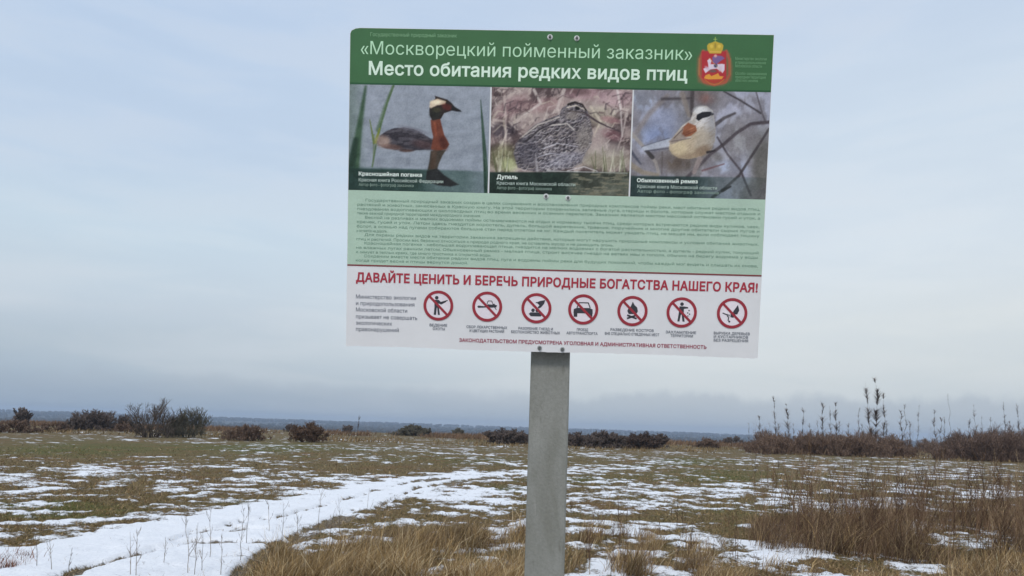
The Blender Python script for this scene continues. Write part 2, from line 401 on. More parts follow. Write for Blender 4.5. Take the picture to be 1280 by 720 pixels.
# v levels of the bands, measured half way along each line of the print
def vmid(*pts): return sum(bd1(*p)[1] for p in pts)/len(pts)
v_head = vmid((438, 105.5), (966, 115)); v_foto = vmid((436, 237.5), (959, 249.5)); v_text = vmid((434, 331.5), (954, 344.5))
E_ = 0.0012
head_pts = [(E_, v_head), (BW-E_, v_head), (BW-E_, BH-E_), (0.031, BH-E_), (0.017, BH-0.003), (0.005, BH-0.009), (E_, BH-0.017)]
GREENC = pc(60, 106, 66)
printed('header_band', [head_pts], 0.0004, GREENC, is_px=False)
printed('header_rule', [[(E_, v_head-0.0005), (BW-E_, v_head-0.0005), (BW-E_, v_head+0.005), (E_, v_head+0.005)]], 0.0006, pc(38, 84, 52), is_px=False)
printed('text_band', [[(E_, v_text), (BW-E_, v_text), (BW-E_, v_foto), (E_, v_foto)]], 0.0004, pc(174, 198, 181), is_px=False)
printed('dividing_rule', [[(E_, v_text-0.0022), (BW-E_, v_text-0.0022), (BW-E_, v_text+0.0022), (E_, v_text+0.0022)]], 0.0008, pc(128, 62, 66), is_px=False)

# lettering: built-in font, turned into mesh and laid on the panel
GLY = {}
def glyph_raw(s, off, fill=False):
    """outline of one glyph; contours may overlap, so they are filled by winding number"""
    c = bpy.data.curves.new('lettering', 'FONT'); c.body = s; c.resolution_u = 3; c.size = 1.0; c.fill_mode = 'NONE'
    o = bpy.data.objects.new('lettering', c); C.objects.link(o)
    dg = bpy.context.evaluated_depsgraph_get(); me = bpy.data.meshes.new_from_object(o.evaluated_get(dg))
    bpy.data.objects.remove(o); bpy.data.curves.remove(c)
    co = np.zeros(len(me.vertices)*3); me.vertices.foreach_get('co', co); co = co.reshape(-1, 3)
    ed = [tuple(e.vertices) for e in me.edges]; bpy.data.meshes.remove(me)
    if not fill or not len(co): return co, []
    nb = {}
    for a_, b_ in ed: nb.setdefault(a_, []).append(b_); nb.setdefault(b_, []).append(a_)
    seen = set(); loops = []
    for st_ in nb:                       # contours are stored in vertex order, which keeps their direction
        if st_ in seen: continue
        comp = []; stack = [st_]; seen.add(st_)
        while stack:
            u_ = stack.pop(); comp.append(u_)
            for w_ in nb[u_]:
                if w_ not in seen: seen.add(w_); stack.append(w_)
        comp.sort(); loops.append(comp)
    if off:                              # heavier weight: push every contour outwards
        co = co.copy(); new = co.copy()
        ar = [area_sign([tuple(co[i][:2]) for i in lp]) for lp in loops]; sg_ = 1 if max(ar, key=abs) > 0 else -1
        for lp in loops:
            m_ = len(lp)
            for k_ in range(m_):
                p0, p1, p2 = co[lp[k_-1]][:2], co[lp[k_]][:2], co[lp[(k_+1) % m_]][:2]
                e1 = p1-p0; e2 = p2-p1; l1, l2 = np.hypot(*e1)+1e-9, np.hypot(*e2)+1e-9
                n1v = np.array([e1[1], -e1[0]])/l1*sg_; n2v = np.array([e2[1], -e2[0]])/l2*sg_
                b_ = n1v+n2v; q_ = max(float(b_@b_)/2, 0.55); new[lp[k_]][:2] = p1+b_/q_*off
        co = new
    loops = [[tuple(co[i][:2]) for i in lp] for lp in loops]
    vs, _, fs, _, _, _ = delaunay_2d_cdt([Vector(v[:2]) for v in co], ed, [], 0, 1e-6)
    out_ = []
    for f in fs:
        mx = sum(vs[i].x for i in f)/len(f); my = sum(vs[i].y for i in f)/len(f); wn = 0
        for lp in loops:
            for i in range(len(lp)):
                (x0, y0), (x1, y1) = lp[i], lp[(i+1) % len(lp)]
                cr = (x1-x0)*(my-y0)-(mx-x0)*(y1-y0)
                if y0 <= my < y1 and cr > 0: wn += 1
                elif y1 <= my < y0 and cr < 0: wn -= 1
        if wn: out_.append(tuple(f))
    return np.array([(v.x, v.y, 0) for v in vs]), out_
def glyph(ch, off):
    if (ch, off) not in GLY:
        co, fs = glyph_raw(ch, off, True)
        w = glyph_raw('Н'+ch+'Н', 0)[0][:, 0]; h = glyph_raw('НН', 0)[0][:, 0]
        GLY[ch, off] = (co, fs, (w.max()-w.min())-(h.max()-h.min()))
    return GLY[ch, off]
def text_me(s, off=0.0):
    V = []; Fc = []; x = 0.0; n = 0
    for ch in s:
        co, fs, adv = glyph(ch, off)
        if len(co):
            c2 = co.copy(); c2[:, 0] += x; V.append(c2); Fc += [tuple(i+n for i in f) for f in fs]; n += len(co)
        x += adv+off*0.6
    V = np.concatenate(V); me = bpy.data.meshes.new('lettering'); me.from_pydata(V.tolist(), [], Fc); return me, V
_, hc = text_me('Н'); CAP = hc[:, 1].max()
def write(name, s, x0, x1, base, cap, col, off=0.0, z=0.001, parent=None):
    """x0..x1 and base are board coordinates; cap is the height of a capital"""
    me, co = text_me(s, off)
    w0, w1 = co[:, 0].min(), co[:, 0].max(); sc = (x1-x0)/(w1-w0) if x1 is not None else cap/CAP
    sy = cap/CAP
    co[:, 0] = x0 + (co[:, 0]-w0)*sc; co[:, 1] = base + co[:, 1]*sy; co[:, 2] = z
    me.vertices.foreach_set('co', co.astype(np.float32).ravel()); me.materials.clear()
    a = me.color_attributes.new('tint', 'FLOAT_COLOR', 'POINT')
    a.data.foreach_set('color', np.tile(np.append(col, 1).astype(np.float32), len(me.vertices)))
    me.update()
    o = link(name, me, parent or panel, M_PRINT)
    if len(s) > 1: o['kind'] = 'stuff'
    return o
def write_px(name, s, pa, pb, cappx, col, off=0.0, z=0.001, parent=None):
    ua, va = bd1(*pa); ub, vb = bd1(*pb); m = ((ua+ub)/2)
    cap = cappx*BW/522.0
    return write(name, s, ua, ub, (va+vb)/2, cap, col, off, z, parent)
WHT = pc(206, 232, 212)
write_px('title_line', '«Москворецкий пойменный заказник»', (451, 68.3), (865, 74.5), 16.0, pc(186, 226, 192), -0.002)
write_px('subtitle_line', 'Место обитания редких видов птиц', (461, 92.5), (859, 101.5), 16.0, pc(218, 240, 222), 0.022)
write_px('small_title', 'Государственный природный заказник', (463, 45.2), (571, 47.2), 4.6, pc(130, 176, 134), 0.0)
for i, (s, x1, y) in enumerate([('Министерство экологии', 958, 75.4), ('и природопользования', 957, 80.2), ('Московской области', 952, 84.6), ('Особо охраняемая', 958, 94.0), ('природная территория', 957, 98.4), ('областного значения', 947, 102.6)]):
    write_px('small_print', s, (919, y-0.4), (x1, y+0.4), 3.6, pc(120, 168, 124), 0.0)
DKG = pc(116, 149, 132)
BODY = ['Государственный природный заказник создан в целях сохранения и восстановления природных комплексов поймы реки, мест обитания редких видов птиц,',
 'растений и животных, занесенных в Красную книгу. На этой территории сохранились заливные луга, старицы и болота, которые служат местом отдыха и',
 'гнездования водоплавающих и околоводных птиц во время весенних и осенних перелетов. Заказник является местом массовой остановки гусей и уток, а',
 'также важной природной территорией международного значения.',
 'Весной на разливах и мелких водоемах поймы останавливаются на отдых и кормежку тысячи птиц, среди которых встречаются редкие виды куликов, чаек,',
 'крачек, гусей и уток. Летом здесь гнездятся коростель, дупель, большой веретенник, травник, поручейник и многие другие обитатели сырых лугов и',
 'болот, а осенью над лугами собираются большие стаи перед отлетом на юг. Каждый посетитель может увидеть птиц, не мешая им, если соблюдает тишину',
 'и остается на дороге.',
 'Для охраны редких видов на территории заказника запрещены действия, которые могут нарушить природные комплексы и условия обитания животных,',
 'птиц и растений. Просим вас бережно относиться к природе родного края, не оставлять мусор и не разводить огонь.',
 'Красношейная поганка - небольшая водоплавающая птица, гнездится на мелких водоемах с богатой растительностью, а дупель - редкий кулик, токующий',
 'на влажных лугах ранним летом. Обыкновенный ремез - мелкая птица, строит висячее гнездо на ветвях ивы и тополя, обычно на берегу водоема у воды',
 'и зимует в теплых краях, где много тростника и открытой воды.',
 'Сохраним вместе места обитания редких видов птиц, луга и водоемы поймы реки для будущих поколений, чтобы каждый мог видеть и слышать их снова,',
 'когда придет весна и птицы вернутся домой.']
by = [252.0, 257.3, 262.7, 268.0, 273.5, 278.8, 284.4, 290.0, 295.0, 300.4, 305.6, 311.0, 316.5, 321.7, 327.0]
bx1 = [950, 950, 950, 601, 949, 949, 949, 484, 948, 767, 948, 947, 614, 947, 585]
for i, s in enumerate(BODY):
    x0 = 457 if i in (0, 4, 8, 10, 13) else 447
    x0 -= i*0.15
    k = (bx1[i]-x0)/503.0
    u0, v0 = bd1(x0, by[i]); u1, _ = bd1(bx1[i], by[i]+12*k)
    vm = v0 + 0.0006
    write('body_text', s, u0, u1, vm, 3.35*BW/522, DKG, 0.0)
RED = pc(166, 52, 68)
write_px('heading_line', 'ДАВАЙТЕ ЦЕНИТЬ И БЕРЕЧЬ ПРИРОДНЫЕ БОГАТСТВА НАШЕГО КРАЯ!', (445, 353.5), (947, 363.5), 11.2, RED, 0.034)
write_px('warning_line', 'ЗАКОНОДАТЕЛЬСТВОМ ПРЕДУСМОТРЕНА УГОЛОВНАЯ И АДМИНИСТРАТИВНАЯ ОТВЕТСТВЕННОСТЬ', (574, 428.3), (883, 434.8), 4.4, pc(150, 52, 78), 0.022)
GRY = pc(112, 116, 130)
for s, x1, y in [('Министерство экологии', 520, 373.5), ('и природопользования', 518, 381.7), ('Московской области', 509, 389.6), ('призывает не совершать', 521.5, 398.4), ('экологических', 490, 405.9), ('правонарушений', 498.5, 413.8)]:
    write_px('notice_line', s, (445, y), (x1, y+1.0), 5.0, GRY, 0.004)
CAPT = [([('ВЕДЕНИЕ', 537, 559, 408.0), ('ОХОТЫ', 541, 556, 412.6)]),
        ([('СБОР ЛЕКАРСТВЕННЫХ', 583, 634, 410.6), ('И ЦВЕТУЩИХ РАСТЕНИЙ', 587, 630, 415.4)]),
        ([('РАЗОРЕНИЕ ГНЕЗД И', 648, 691, 412.4), ('БЕСПОКОЙСТВО ЖИВОТНЫХ', 639, 700, 417.0)]),
        ([('ПРОЕЗД', 721, 735, 413.6), ('АВТОТРАНСПОРТА', 708, 747, 418.2)]),
        ([('РАЗВЕДЕНИЕ КОСТРОВ', 763, 817, 414.2), ('ВНЕ СПЕЦИАЛЬНО ОТВЕДЕННЫХ МЕСТ', 756, 824, 419.2)]),
        ([('ЗАХЛАМЛЕНИЕ', 832, 870, 417.0), ('ТЕРРИТОРИИ', 838, 866, 421.4)]),
        ([('ВЫРУБКА ДЕРЕВЬЕВ', 892, 937, 418.4), ('И КУСТАРНИКОВ', 892, 935, 422.8), ('БЕЗ РАЗРЕШЕНИЯ', 892, 935, 427.2)])]
for rows in CAPT:
    for s, x0, x1, y in rows:
        write_px('icon_caption', s, (x0, y-0.4), (x1, y+0.5), 3.3, pc(92, 98, 112), 0.015)

# prohibition icons
def circ(cx, cy, r, n=36, a0=0, a1=2*math.pi): return [(cx+r*math.cos(a0+(a1-a0)*i/n), cy+r*math.sin(a0+(a1-a0)*i/n)) for i in range(n)]
def quadbar(x0, y0, x1, y1, w):
    dx, dy = x1-x0, y1-y0; l = math.hypot(dx, dy); nx, ny = -dy/l*w/2, dx/l*w/2
    return [(x0+nx, y0+ny), (x0-nx, y0-ny), (x1-nx, y1-ny), (x1+nx, y1+ny)]
# figures in a -1..1 box, y down
G = {
 'gunner': [circ(-0.12, -0.52, 0.12, 14), [(-0.28, -0.38), (0.02, -0.38), (0.18, -0.22), (0.5, -0.34), (0.52, -0.26), (0.2, -0.08), (0.0, -0.14), (0.02, 0.14), (-0.26, 0.14)],
            [(-0.26, 0.12), (-0.1, 0.12), (-0.14, 0.62), (-0.30, 0.62)], [(-0.08, 0.12), (0.04, 0.12), (0.12, 0.62), (-0.02, 0.62)], quadbar(0.1, -0.2, 0.62, -0.36, 0.06)],
 'plants': [[(-0.66, 0.02), (-0.6, -0.06), (-0.2, -0.02), (0.05, -0.16), (0.3, -0.14), (0.46, -0.22), (0.52, -0.14), (0.66, -0.1), (0.6, 0.04), (0.3, 0.06), (-0.1, 0.06), (-0.6, 0.1)],
            quadbar(-0.02, -0.18, 0.06, -0.38, 0.05), quadbar(0.06, -0.38, 0.3, -0.38, 0.05), quadbar(0.3, -0.38, 0.36, -0.2, 0.05), quadbar(0.5, 0.04, 0.62, 0.2, 0.05)],
 'nest': [[(-0.5, 0.38), (-0.38, 0.28), (0.32, 0.28), (0.44, 0.36), (0.3, 0.54), (-0.36, 0.54)], circ(-0.22, 0.14, 0.12, 12), circ(0.05, 0.16, 0.11, 12),
          [(0.0, -0.38), (0.2, -0.48), (0.58, -0.56), (0.5, -0.3), (0.3, -0.06), (0.16, 0.02), (0.08, -0.06), (0.2, -0.2)], quadbar(-0.05, -0.38, 0.2, -0.34, 0.07)],
 'car': [[(-0.62, -0.02), (-0.4, -0.1), (0.42, -0.1), (0.62, -0.02), (0.64, 0.26), (-0.64, 0.26)], [(-0.62, 0.26), (-0.38, 0.26), (-0.38, 0.5), (-0.62, 0.5)], [(0.38, 0.26), (0.62, 0.26), (0.62, 0.46), (0.38, 0.46)],
         quadbar(-0.42, -0.1, -0.28, -0.44, 0.07), quadbar(-0.3, -0.44, 0.34, -0.44, 0.07), quadbar(0.32, -0.44, 0.46, -0.1, 0.07)],
 'fire': [[(0.0, -0.62), (0.12, -0.4), (0.3, -0.24), (0.36, 0.0), (0.26, 0.2), (-0.24, 0.2), (-0.34, 0.0), (-0.26, -0.2), (-0.12, -0.3)],
          quadbar(-0.34, 0.5, 0.3, 0.26, 0.12), quadbar(-0.34, 0.28, 0.3, 0.5, 0.12)],
 'litter': [circ(0.0, -0.55, 0.12, 14), [(-0.16, -0.4), (0.14, -0.4), (0.4, -0.36), (0.42, -0.28), (0.14, -0.24), (0.14, 0.14), (-0.2, 0.14)], [(-0.2, 0.12), (-0.04, 0.12), (-0.12, 0.6), (-0.26, 0.6)],
            [(0.0, 0.12), (0.14, 0.12), (0.22, 0.6), (0.08, 0.6)], circ(0.48, -0.14, 0.05, 8), circ(0.4, 0.02, 0.045, 8), circ(0.52, 0.1, 0.05, 8), circ(0.42, 0.22, 0.045, 8)],
 'tree': [[(0.36, -0.56), (0.46, -0.2), (0.34, 0.06), (0.1, 0.08), (0.0, 0.0), (0.12, -0.2)], [(-0.1, 0.06), (0.2, 0.0), (0.1, 0.3), (-0.1, 0.26)], quadbar(-0.62, 0.0, -0.36, 0.1, 0.07),
          quadbar(-0.36, 0.1, -0.14, 0.14, 0.07), quadbar(-0.2, 0.2, -0.24, 0.5, 0.07), quadbar(-0.34, 0.06, -0.28, 0.26, 0.06), circ(-0.16, 0.55, 0.07, 8)]}
ICN = [((548, 382), 'gunner'), ((609, 383.3), 'plants'), ((670.5, 385.3), 'nest'), ((729, 386.8), 'car'), ((790.5, 388.8), 'fire'), ((852, 390.6), 'litter'), ((915, 391.6), 'tree')]
BLK = pc(58, 58, 66)
for (cx, cy), key in ICN:
    u, v = bd1(cx, cy); r = 19.0*BW/522
    ringq = []
    n = 40
    for i in range(n):
        a0, a1 = 2*math.pi*i/n, 2*math.pi*(i+1)/n
        ringq.append([(u+r*math.cos(a0), v+r*math.sin(a0)), (u+r*math.cos(a1), v+r*math.sin(a1)), (u+0.81*r*math.cos(a1), v+0.81*r*math.sin(a1)), (u+0.81*r*math.cos(a0), v+0.81*r*math.sin(a0))])
    ic = printed('prohibition_icon', ringq + [quadbar(u-0.59*r, v+0.59*r, u+0.59*r, v-0.59*r, 0.16*r)], 0.0016, pc(152, 50, 62), is_px=False)
    # halo and figure are printed in the same sub-part
    me = ic.data; bmV = []; bmF = []; cols = []
    def addp(pts, z, col):
        if area_sign(pts) < 0: pts = pts[::-1]
        b0 = len(bmV); bmV.extend([(x, y, z) for x, y in pts]); bmF.append(list(range(b0, b0+len(pts)))); cols.extend([tuple(col)]*len(pts))
    addp(circ(u, v, r*0.83, 36), 0.0008, pc(226, 218, 226))
    for pts in G[key]: addp([(u+x*r, v-y*r) for x, y in pts], 0.0012, BLK)
    for q in ringq + [quadbar(u-0.59*r, v+0.59*r, u+0.59*r, v-0.59*r, 0.16*r)]: addp(q, 0.0016, pc(152, 50, 62))
    m2 = bpy.data.meshes.new('prohibition_icon'); m2.from_pydata(bmV, [], bmF)
    a = m2.color_attributes.new('tint', 'FLOAT_COLOR', 'POINT')
    a.data.foreach_set('color', np.array([c+(1,) for c in cols], np.float32).ravel()); m2.materials.append(M_PRINT); m2.update()
    ic.data = m2

# ---- photographs printed on the board: a fine grid of printed dots, painted by shape
class Canvas:
    def __init__(s, u0, u1, v0, v1, nx, ny, ox, oy, k):
        s.u = np.linspace(u0, u1, nx); s.v = np.linspace(v0, v1, ny); s.nx, s.ny = nx, ny
        Ug, Vg = np.meshgrid(s.u, s.v)
        P = ORG + Ug[..., None]*ax + Vg[..., None]*bx
        px, py, _ = project(P); s.X = (px-ox)*k; s.Y = (py-oy)*k; s.c = np.zeros((ny, nx, 3)); s.U, s.V = Ug, Vg
    def put(s, a, col):
        col = np.asarray(col, float)/255 if np.ndim(col) == 1 else col
        a = np.clip(a, 0, 1)[..., None]; s.c = s.c*(1-a) + col*a
    def poly(s, pts, col, blur=6, alpha=1.0, wob=0):
        X, Y = s.X, s.Y
        if wob: X = X + wob*(fbm(s.X/25, s.Y/25, 3, 3)-0.5)*2; Y = Y + wob*(fbm(s.X/25, s.Y/25, 3, 8)-0.5)*2
        s.put((1-sstep(-blur/2, blur/2, sd_poly(X, Y, pts)))*alpha, col)
    def line(s, pts, w0, w1, col, blur=5, alpha=1.0):
        d, t_ = seg_dist(s.X, s.Y, pts); w = w0+(w1-w0)*t_
        s.put((1-sstep(w/2-blur/2, w/2+blur/2, d))*alpha, col)
    def blob(s, cx, cy, rx, ry, ang, col, alpha=1.0, soft=1.0):
        ca, sa = math.cos(ang), math.sin(ang); x = (s.X-cx)*ca+(s.Y-cy)*sa; y = -(s.X-cx)*sa+(s.Y-cy)*ca
        d = np.hypot(x/rx, y/ry); s.put((1-sstep(1-0.5*soft, 1+0.5*soft, d))*alpha, col)
    def build(s, name, z, **props):
        g = s.c.mean(2, keepdims=True); fine = (fbm(s.X/5, s.Y/5, 2, 151)-0.5)[..., None]*0.10+(fbm(s.X/40, s.Y/40, 3, 152)-0.5)[..., None]*0.12
        c = s.c + (g-0.5)*0.22*(name == 'bird_photograph') + fine*(name == 'bird_photograph') - 0.02*(name == 'bird_photograph')
        c = np.clip(c, 0.005, 1); c = np.where(c <= 0.04045, c/12.92, ((c+0.055)/1.055)**2.4)*KP
        V = np.stack([s.U, s.V, np.full_like(s.U, z)], -1).reshape(-1, 3)
        i = np.arange(s.ny-1)[:, None]*s.nx + np.arange(s.nx-1)[None, :]
        q = np.stack([i, i+1, i+1+s.nx, i+s.nx], -1).reshape(-1, 4)
        return link(name, mesh_np(name, V, q, [M_PRINT], colors=c.reshape(-1, 3)), panel, **props)
def ux(px, py): return bd1(px, py)[0]
uA0, uA1 = E_, ux(611.3, 170); uB0, uB1 = ux(613.3, 170), ux(788.3, 175); uC0, uC1 = ux(790.2, 175), BW-E_
KP = 1.10
# 1 grebe on grey water
cv = Canvas(uA0, uA1, v_foto, v_head, 200, 150, 430, 100, 4.8)
X, Y = cv.X, cv.Y
cv.put(np.ones_like(X), (150, 157, 170))
cv.put(sstep(0, 700, Y)*0.35, (120, 130, 140)); cv.put((fbm(X/140, Y/22, 4, 3)-0.35)*0.9, (158, 166, 182)); cv.put(sstep(160, 30, X)*0.5, (96, 118, 104))
cv.line([(60, 540), (90, 300), (130, 40)], 60, 12, (66, 96, 70), 22, 0.9); cv.line([(45, 520), (70, 360)], 50, 30, (44, 70, 58), 20, 0.8)
cv.line([(170, 520), (190, 400), (220, 270), (262, 130), (298, 34)], 8, 12, (86, 112, 72), 10, 0.9); cv.line([(205, 300), (240, 180), (290, 40)], 26, 10, (92, 118, 84), 16, 0.7)
cv.line([(180, 380), (155, 240)], 14, 5, (110, 128, 60), 8, 0.8); cv.line([(190, 370), (215, 290)], 22, 8, (140, 150, 60), 10, 0.8); cv.line([(180, 330), (175, 500)], 10, 4, (110, 126, 80), 8, 0.6)
cv.line([(858, 690), (845, 450), (830, 250), (820, 120)], 34, 4, (66, 92, 78), 8, 0.95); cv.line([(850, 690), (842, 480)], 16, 8, (40, 66, 52), 6, 0.8)
body = [(198, 368), (215, 335), (245, 312), (300, 290), (360, 286), (420, 296), (470, 320), (520, 350), (600, 370), (630, 385), (610, 412), (560, 424), (470, 420), (380, 426), (300, 420), (240, 408), (205, 390)]
cv.poly(body, (92, 88, 96), 8, 1, 4)
cv.put((1-sstep(-6, 6, sd_poly(X, Y, body)))*sstep(0.45, 0.62, fbm(X/45+Y/90, Y/14, 3, 12))*0.65, (52, 48, 58))
cv.blob(235, 368, 42, 36, 0.2, (166, 142, 130), 0.85); cv.blob(290, 402, 60, 16, 0.1, (132, 98, 86), 0.6); cv.blob(420, 300, 90, 14, 0.25, (120, 118, 130), 0.6)
cv.blob(480, 385, 70, 26, 0.1, (98, 74, 76), 0.7); cv.line([(300, 330), (420, 345), (520, 375)], 12, 6, (60, 54, 62), 8, 0.6); cv.blob(375, 425, 40, 8, 0, (90, 60, 50), 0.7)
cv.poly([(520, 240), (575, 225), (588, 280), (602, 330), (632, 385), (612, 415), (560, 428), (522, 415), (535, 340), (524, 290)], (128, 72, 54), 8)
cv.blob(598, 380, 24, 40, -0.3, (96, 50, 42), 0.8); cv.line([(545, 260), (552, 330)], 16, 14, (166, 92, 64), 10, 0.6)
cv.poly([(512, 180), (520, 140), (548, 112), (545, 95), (575, 104), (620, 118), (648, 140), (664, 160), (640, 186), (600, 200), (582, 232), (530, 244), (515, 215)], (58, 46, 44), 6)
cv.poly([(512, 162), (518, 128), (560, 112), (612, 128), (608, 146), (560, 152), (522, 170)], (214, 192, 166), 10, 0.95)
cv.blob(550, 134, 30, 12, -0.1, (240, 224, 196), 0.8); cv.blob(618, 162, 30, 20, 0.3, (112, 44, 40), 0.8); cv.blob(548, 200, 32, 32, 0, (46, 46, 40), 0.9); cv.blob(558, 180, 26, 14, 0, (90, 84, 56), 0.5)
cv.poly([(648, 150), (672, 165), (700, 182), (706, 192), (680, 190), (644, 184)], (44, 42, 48), 5)
cv.poly([(520, 425), (612, 420), (590, 455), (570, 500), (556, 545), (500, 545), (512, 490)], (76, 66, 56), 10, 0.95); cv.line([(545, 430), (530, 540)], 30, 30, (100, 74, 58), 16, 0.5)
cv.put((sstep(524, 540, Y+(X-400)*-0.04))*0.30*sstep(900, 860, X), (60, 92, 84)); cv.put(sstep(524, 540, Y-(X-100)*0.02)*sstep(560, 430, X)*0.78, (38, 62, 58))
cv.put(sstep(524, 540, Y-(X-100)*0.02)*sstep(840, 700, X)*0.35, (52, 82, 72))
cv.poly([(498, 545), (560, 530), (600, 570), (690, 628), (640, 640), (560, 632), (490, 600)], (44, 44, 46), 12, 0.9)
cv.build('bird_photograph', 0.0005, label='print of a red-necked grebe swimming on grey water')
# 2 snipe in dry grass
cv = Canvas(uB0, uB1, v_foto, v_head, 200, 150, 605, 100, 4.8); X, Y = cv.X, cv.Y
n1_ = fbm(X/90, Y/70, 5, 33); n2_ = fbm(X/26+Y/60, Y/34, 4, 37)
cv.put(np.ones_like(X), (134, 118, 118)); cv.put(sstep(0.42, 0.62, n1_)*0.8, (178, 160, 156)); cv.put(sstep(0.5, 0.36, n1_)*0.9, (92, 76, 78)); cv.put(sstep(0.56, 0.7, n2_)*0.5, (206, 192, 184))
cv.blob(170, 160, 110, 50, -0.5, (164, 128, 132), 0.6); cv.blob(360, 150, 110, 40, -0.2, (160, 124, 126), 0.6); cv.blob(600, 80, 110, 40, 0, (176, 140, 146), 0.7); cv.blob(790, 110, 110, 50, 0, (190, 158, 164), 0.7)
cv.blob(700, 220, 90, 60, 0, (196, 188, 166), 0.6); cv.blob(110, 300, 90, 40, 0, (82, 72, 82), 0.8); cv.blob(560, 60, 70, 30, 0.2, (104, 80, 82), 0.7); cv.blob(760, 240, 60, 20, 0.2, (172, 124, 130), 0.6)
cv.blob(770, 330, 60, 30, 0.3, (140, 96, 104), 0.6)
for pts, w, c_ in [([(120, 60), (130, 250), (128, 560)], 16, (202, 184, 178)), ([(60, 240), (150, 250), (220, 320)], 16, (198, 182, 176)), ([(300, 60), (340, 140), (270, 190), (240, 210)], 18, (210, 200, 194)),
                   ([(480, 60), (440, 170), (470, 260)], 22, (200, 186, 182)), ([(800, 60), (820, 180), (830, 340)], 14, (216, 206, 204)), ([(640, 160), (700, 250), (660, 330)], 14, (206, 194, 176)),
                   ([(100, 540), (105, 400), (140, 300)], 10, (214, 204, 190)), ([(860, 180), (830, 330), (800, 420)], 12, (196, 182, 178))]:
    cv.line(pts, w, w*0.5, c_, 12, 0.75)
for k in range(130):
    x_, y_ = rnd.uniform(40, 880), rnd.uniform(60, 560); a_ = rnd.gauss(-1.3, 0.7); l_ = rnd.uniform(30, 110); cc3 = rnd.choice([(206, 192, 186), (186, 168, 164), (84, 70, 74), (110, 90, 92), (196, 184, 168), (150, 128, 128), (70, 60, 66)])
    cv.line([(x_, y_), (x_+math.cos(a_)*l_*0.6, y_+math.sin(a_)*l_*0.6), (x_+math.cos(a_+0.5)*l_, y_+math.sin(a_+0.5)*l_)], rnd.uniform(6, 15), 3, cc3, 8, 0.55)
cv.blob(120, 470, 90, 80, 0, (142, 146, 96), 0.55); cv.blob(150, 510, 46, 40, 0, (196, 204, 150), 0.6); cv.blob(720, 480, 150, 60, 0, (156, 148, 130), 0.8); cv.blob(760, 420, 110, 40, 0, (190, 178, 172), 0.6)
for k in range(26):
    x_ = 60+rnd.random()*90 if k < 10 else 660+rnd.random()*200; cv.line([(x_, 550), (x_+rnd.uniform(-26, 26), 400+rnd.random()*70)], 7, 3, (206, 204, 184) if k % 2 else (96, 104, 70), 6, 0.6)
sn_ = [(205, 525), (180, 440), (195, 380), (240, 330), (300, 275), (370, 240), (450, 212), (470, 170), (510, 140), (545, 130), (585, 140), (615, 180), (640, 250), (652, 320), (640, 390), (605, 440), (585, 500), (520, 530), (400, 552), (280, 545)]
cv.poly(sn_, (120, 114, 122), 10, 1, 6)
ins = 1-sstep(-8, 6, sd_poly(X, Y, sn_)); ur = (X*0.86-Y*0.5); vr = (X*0.5+Y*0.86)
cv.put(ins*sstep(0.5, 0.60, vnoise(ur/12+0.8*vnoise(X/30, Y/30, 5), vr/8, 6))*0.75, (62, 57, 64)); cv.put(ins*sstep(0.58, 0.74, vnoise(ur/16+3, vr/6+5, 9))*0.7, (186, 178, 180))
cv.put(ins*sstep(0.55, 0.75, vnoise(X/7, Y/6, 12))*0.5, (170, 158, 156)); cv.put(ins*sstep(0.35, 0.65, fbm(X/110, Y/90, 3, 44))*0.35, (96, 88, 92))
for row in range(19):
    for col in range(22):
        a_ = -0.60+0.02*row; fx_ = 190+col*24+(row % 2)*12; fy_ = 150+row*22
        x_ = fx_+rnd.gauss(0, 8); y_ = fy_+rnd.gauss(0, 7)+ (360-fx_)*0.30+14*math.sin(fx_/70)
        if rnd.random() < 0.22: continue
        if x_ > 640 or y_ > 545 or not in_poly(np.array([x_]), np.array([y_]), sn_)[0]: continue
        sm = (0.6 if (x_ > 560 or y_ < 240) else 1.0)*rnd.uniform(0.6, 1.35); a_ += rnd.gauss(0, 0.25)
        cv.blob(x_, y_, 12*sm, 6*sm, a_, (56, 52, 60), 0.55); cv.line([(x_-12*sm, y_+9*sm), (x_+2*sm, y_+10*sm), (x_+13*sm, y_-3*sm)], 5*sm, 3, (206, 200, 204) if rnd.random() < 0.6 else (172, 160, 152), 4, 0.6)
cv.blob(480, 480, 120, 40, -0.2, (166, 166, 184), 0.4); cv.blob(600, 350, 46, 80, 0.1, (160, 150, 140), 0.5); cv.blob(260, 430, 70, 80, 0.4, (70, 68, 82), 0.45)
cv.line([(230, 340), (320, 270), (450, 224)], 9, 7, (196, 186, 178), 6, 0.85); cv.line([(280, 340), (380, 275), (500, 262), (540, 300)], 8, 7, (206, 198, 192), 6, 0.85); cv.line([(250, 370), (330, 300), (440, 246)], 12, 10, (52, 46, 54), 7, 0.8)
cv.line([(360, 410), (440, 380), (560, 400)], 7, 5, (204, 200, 210), 6, 0.7); cv.line([(330, 460), (400, 440), (480, 450)], 7, 5, (190, 188, 200), 6, 0.7)
cv.line([(505, 148), (545, 134), (590, 148), (612, 182)], 13, 9, (56, 46, 46), 5, 0.95); cv.line([(500, 166), (550, 152), (600, 176)], 8, 6, (204, 192, 178), 4, 0.9); cv.blob(560, 170, 14, 10, 0.3, (28, 24, 28), 1)
cv.line([(508, 186), (560, 192), (604, 200)], 9, 5, (80, 68, 66), 5, 0.8); cv.blob(530, 215, 36, 24, 0, (156, 146, 138), 0.6)
cv.line([(612, 205), (680, 250), (750, 284), (812, 306)], 14, 6, (84, 70, 76), 5, 0.95)
cv.line([(500, 545), (600, 520), (680, 548)], 7, 5, (206, 200, 204), 5, 0.8); cv.line([(320, 545), (310, 450)], 16, 8, (176, 172, 176), 10, 0.7)
bl = sstep(548, 558, Y-(X-450)*0.0)
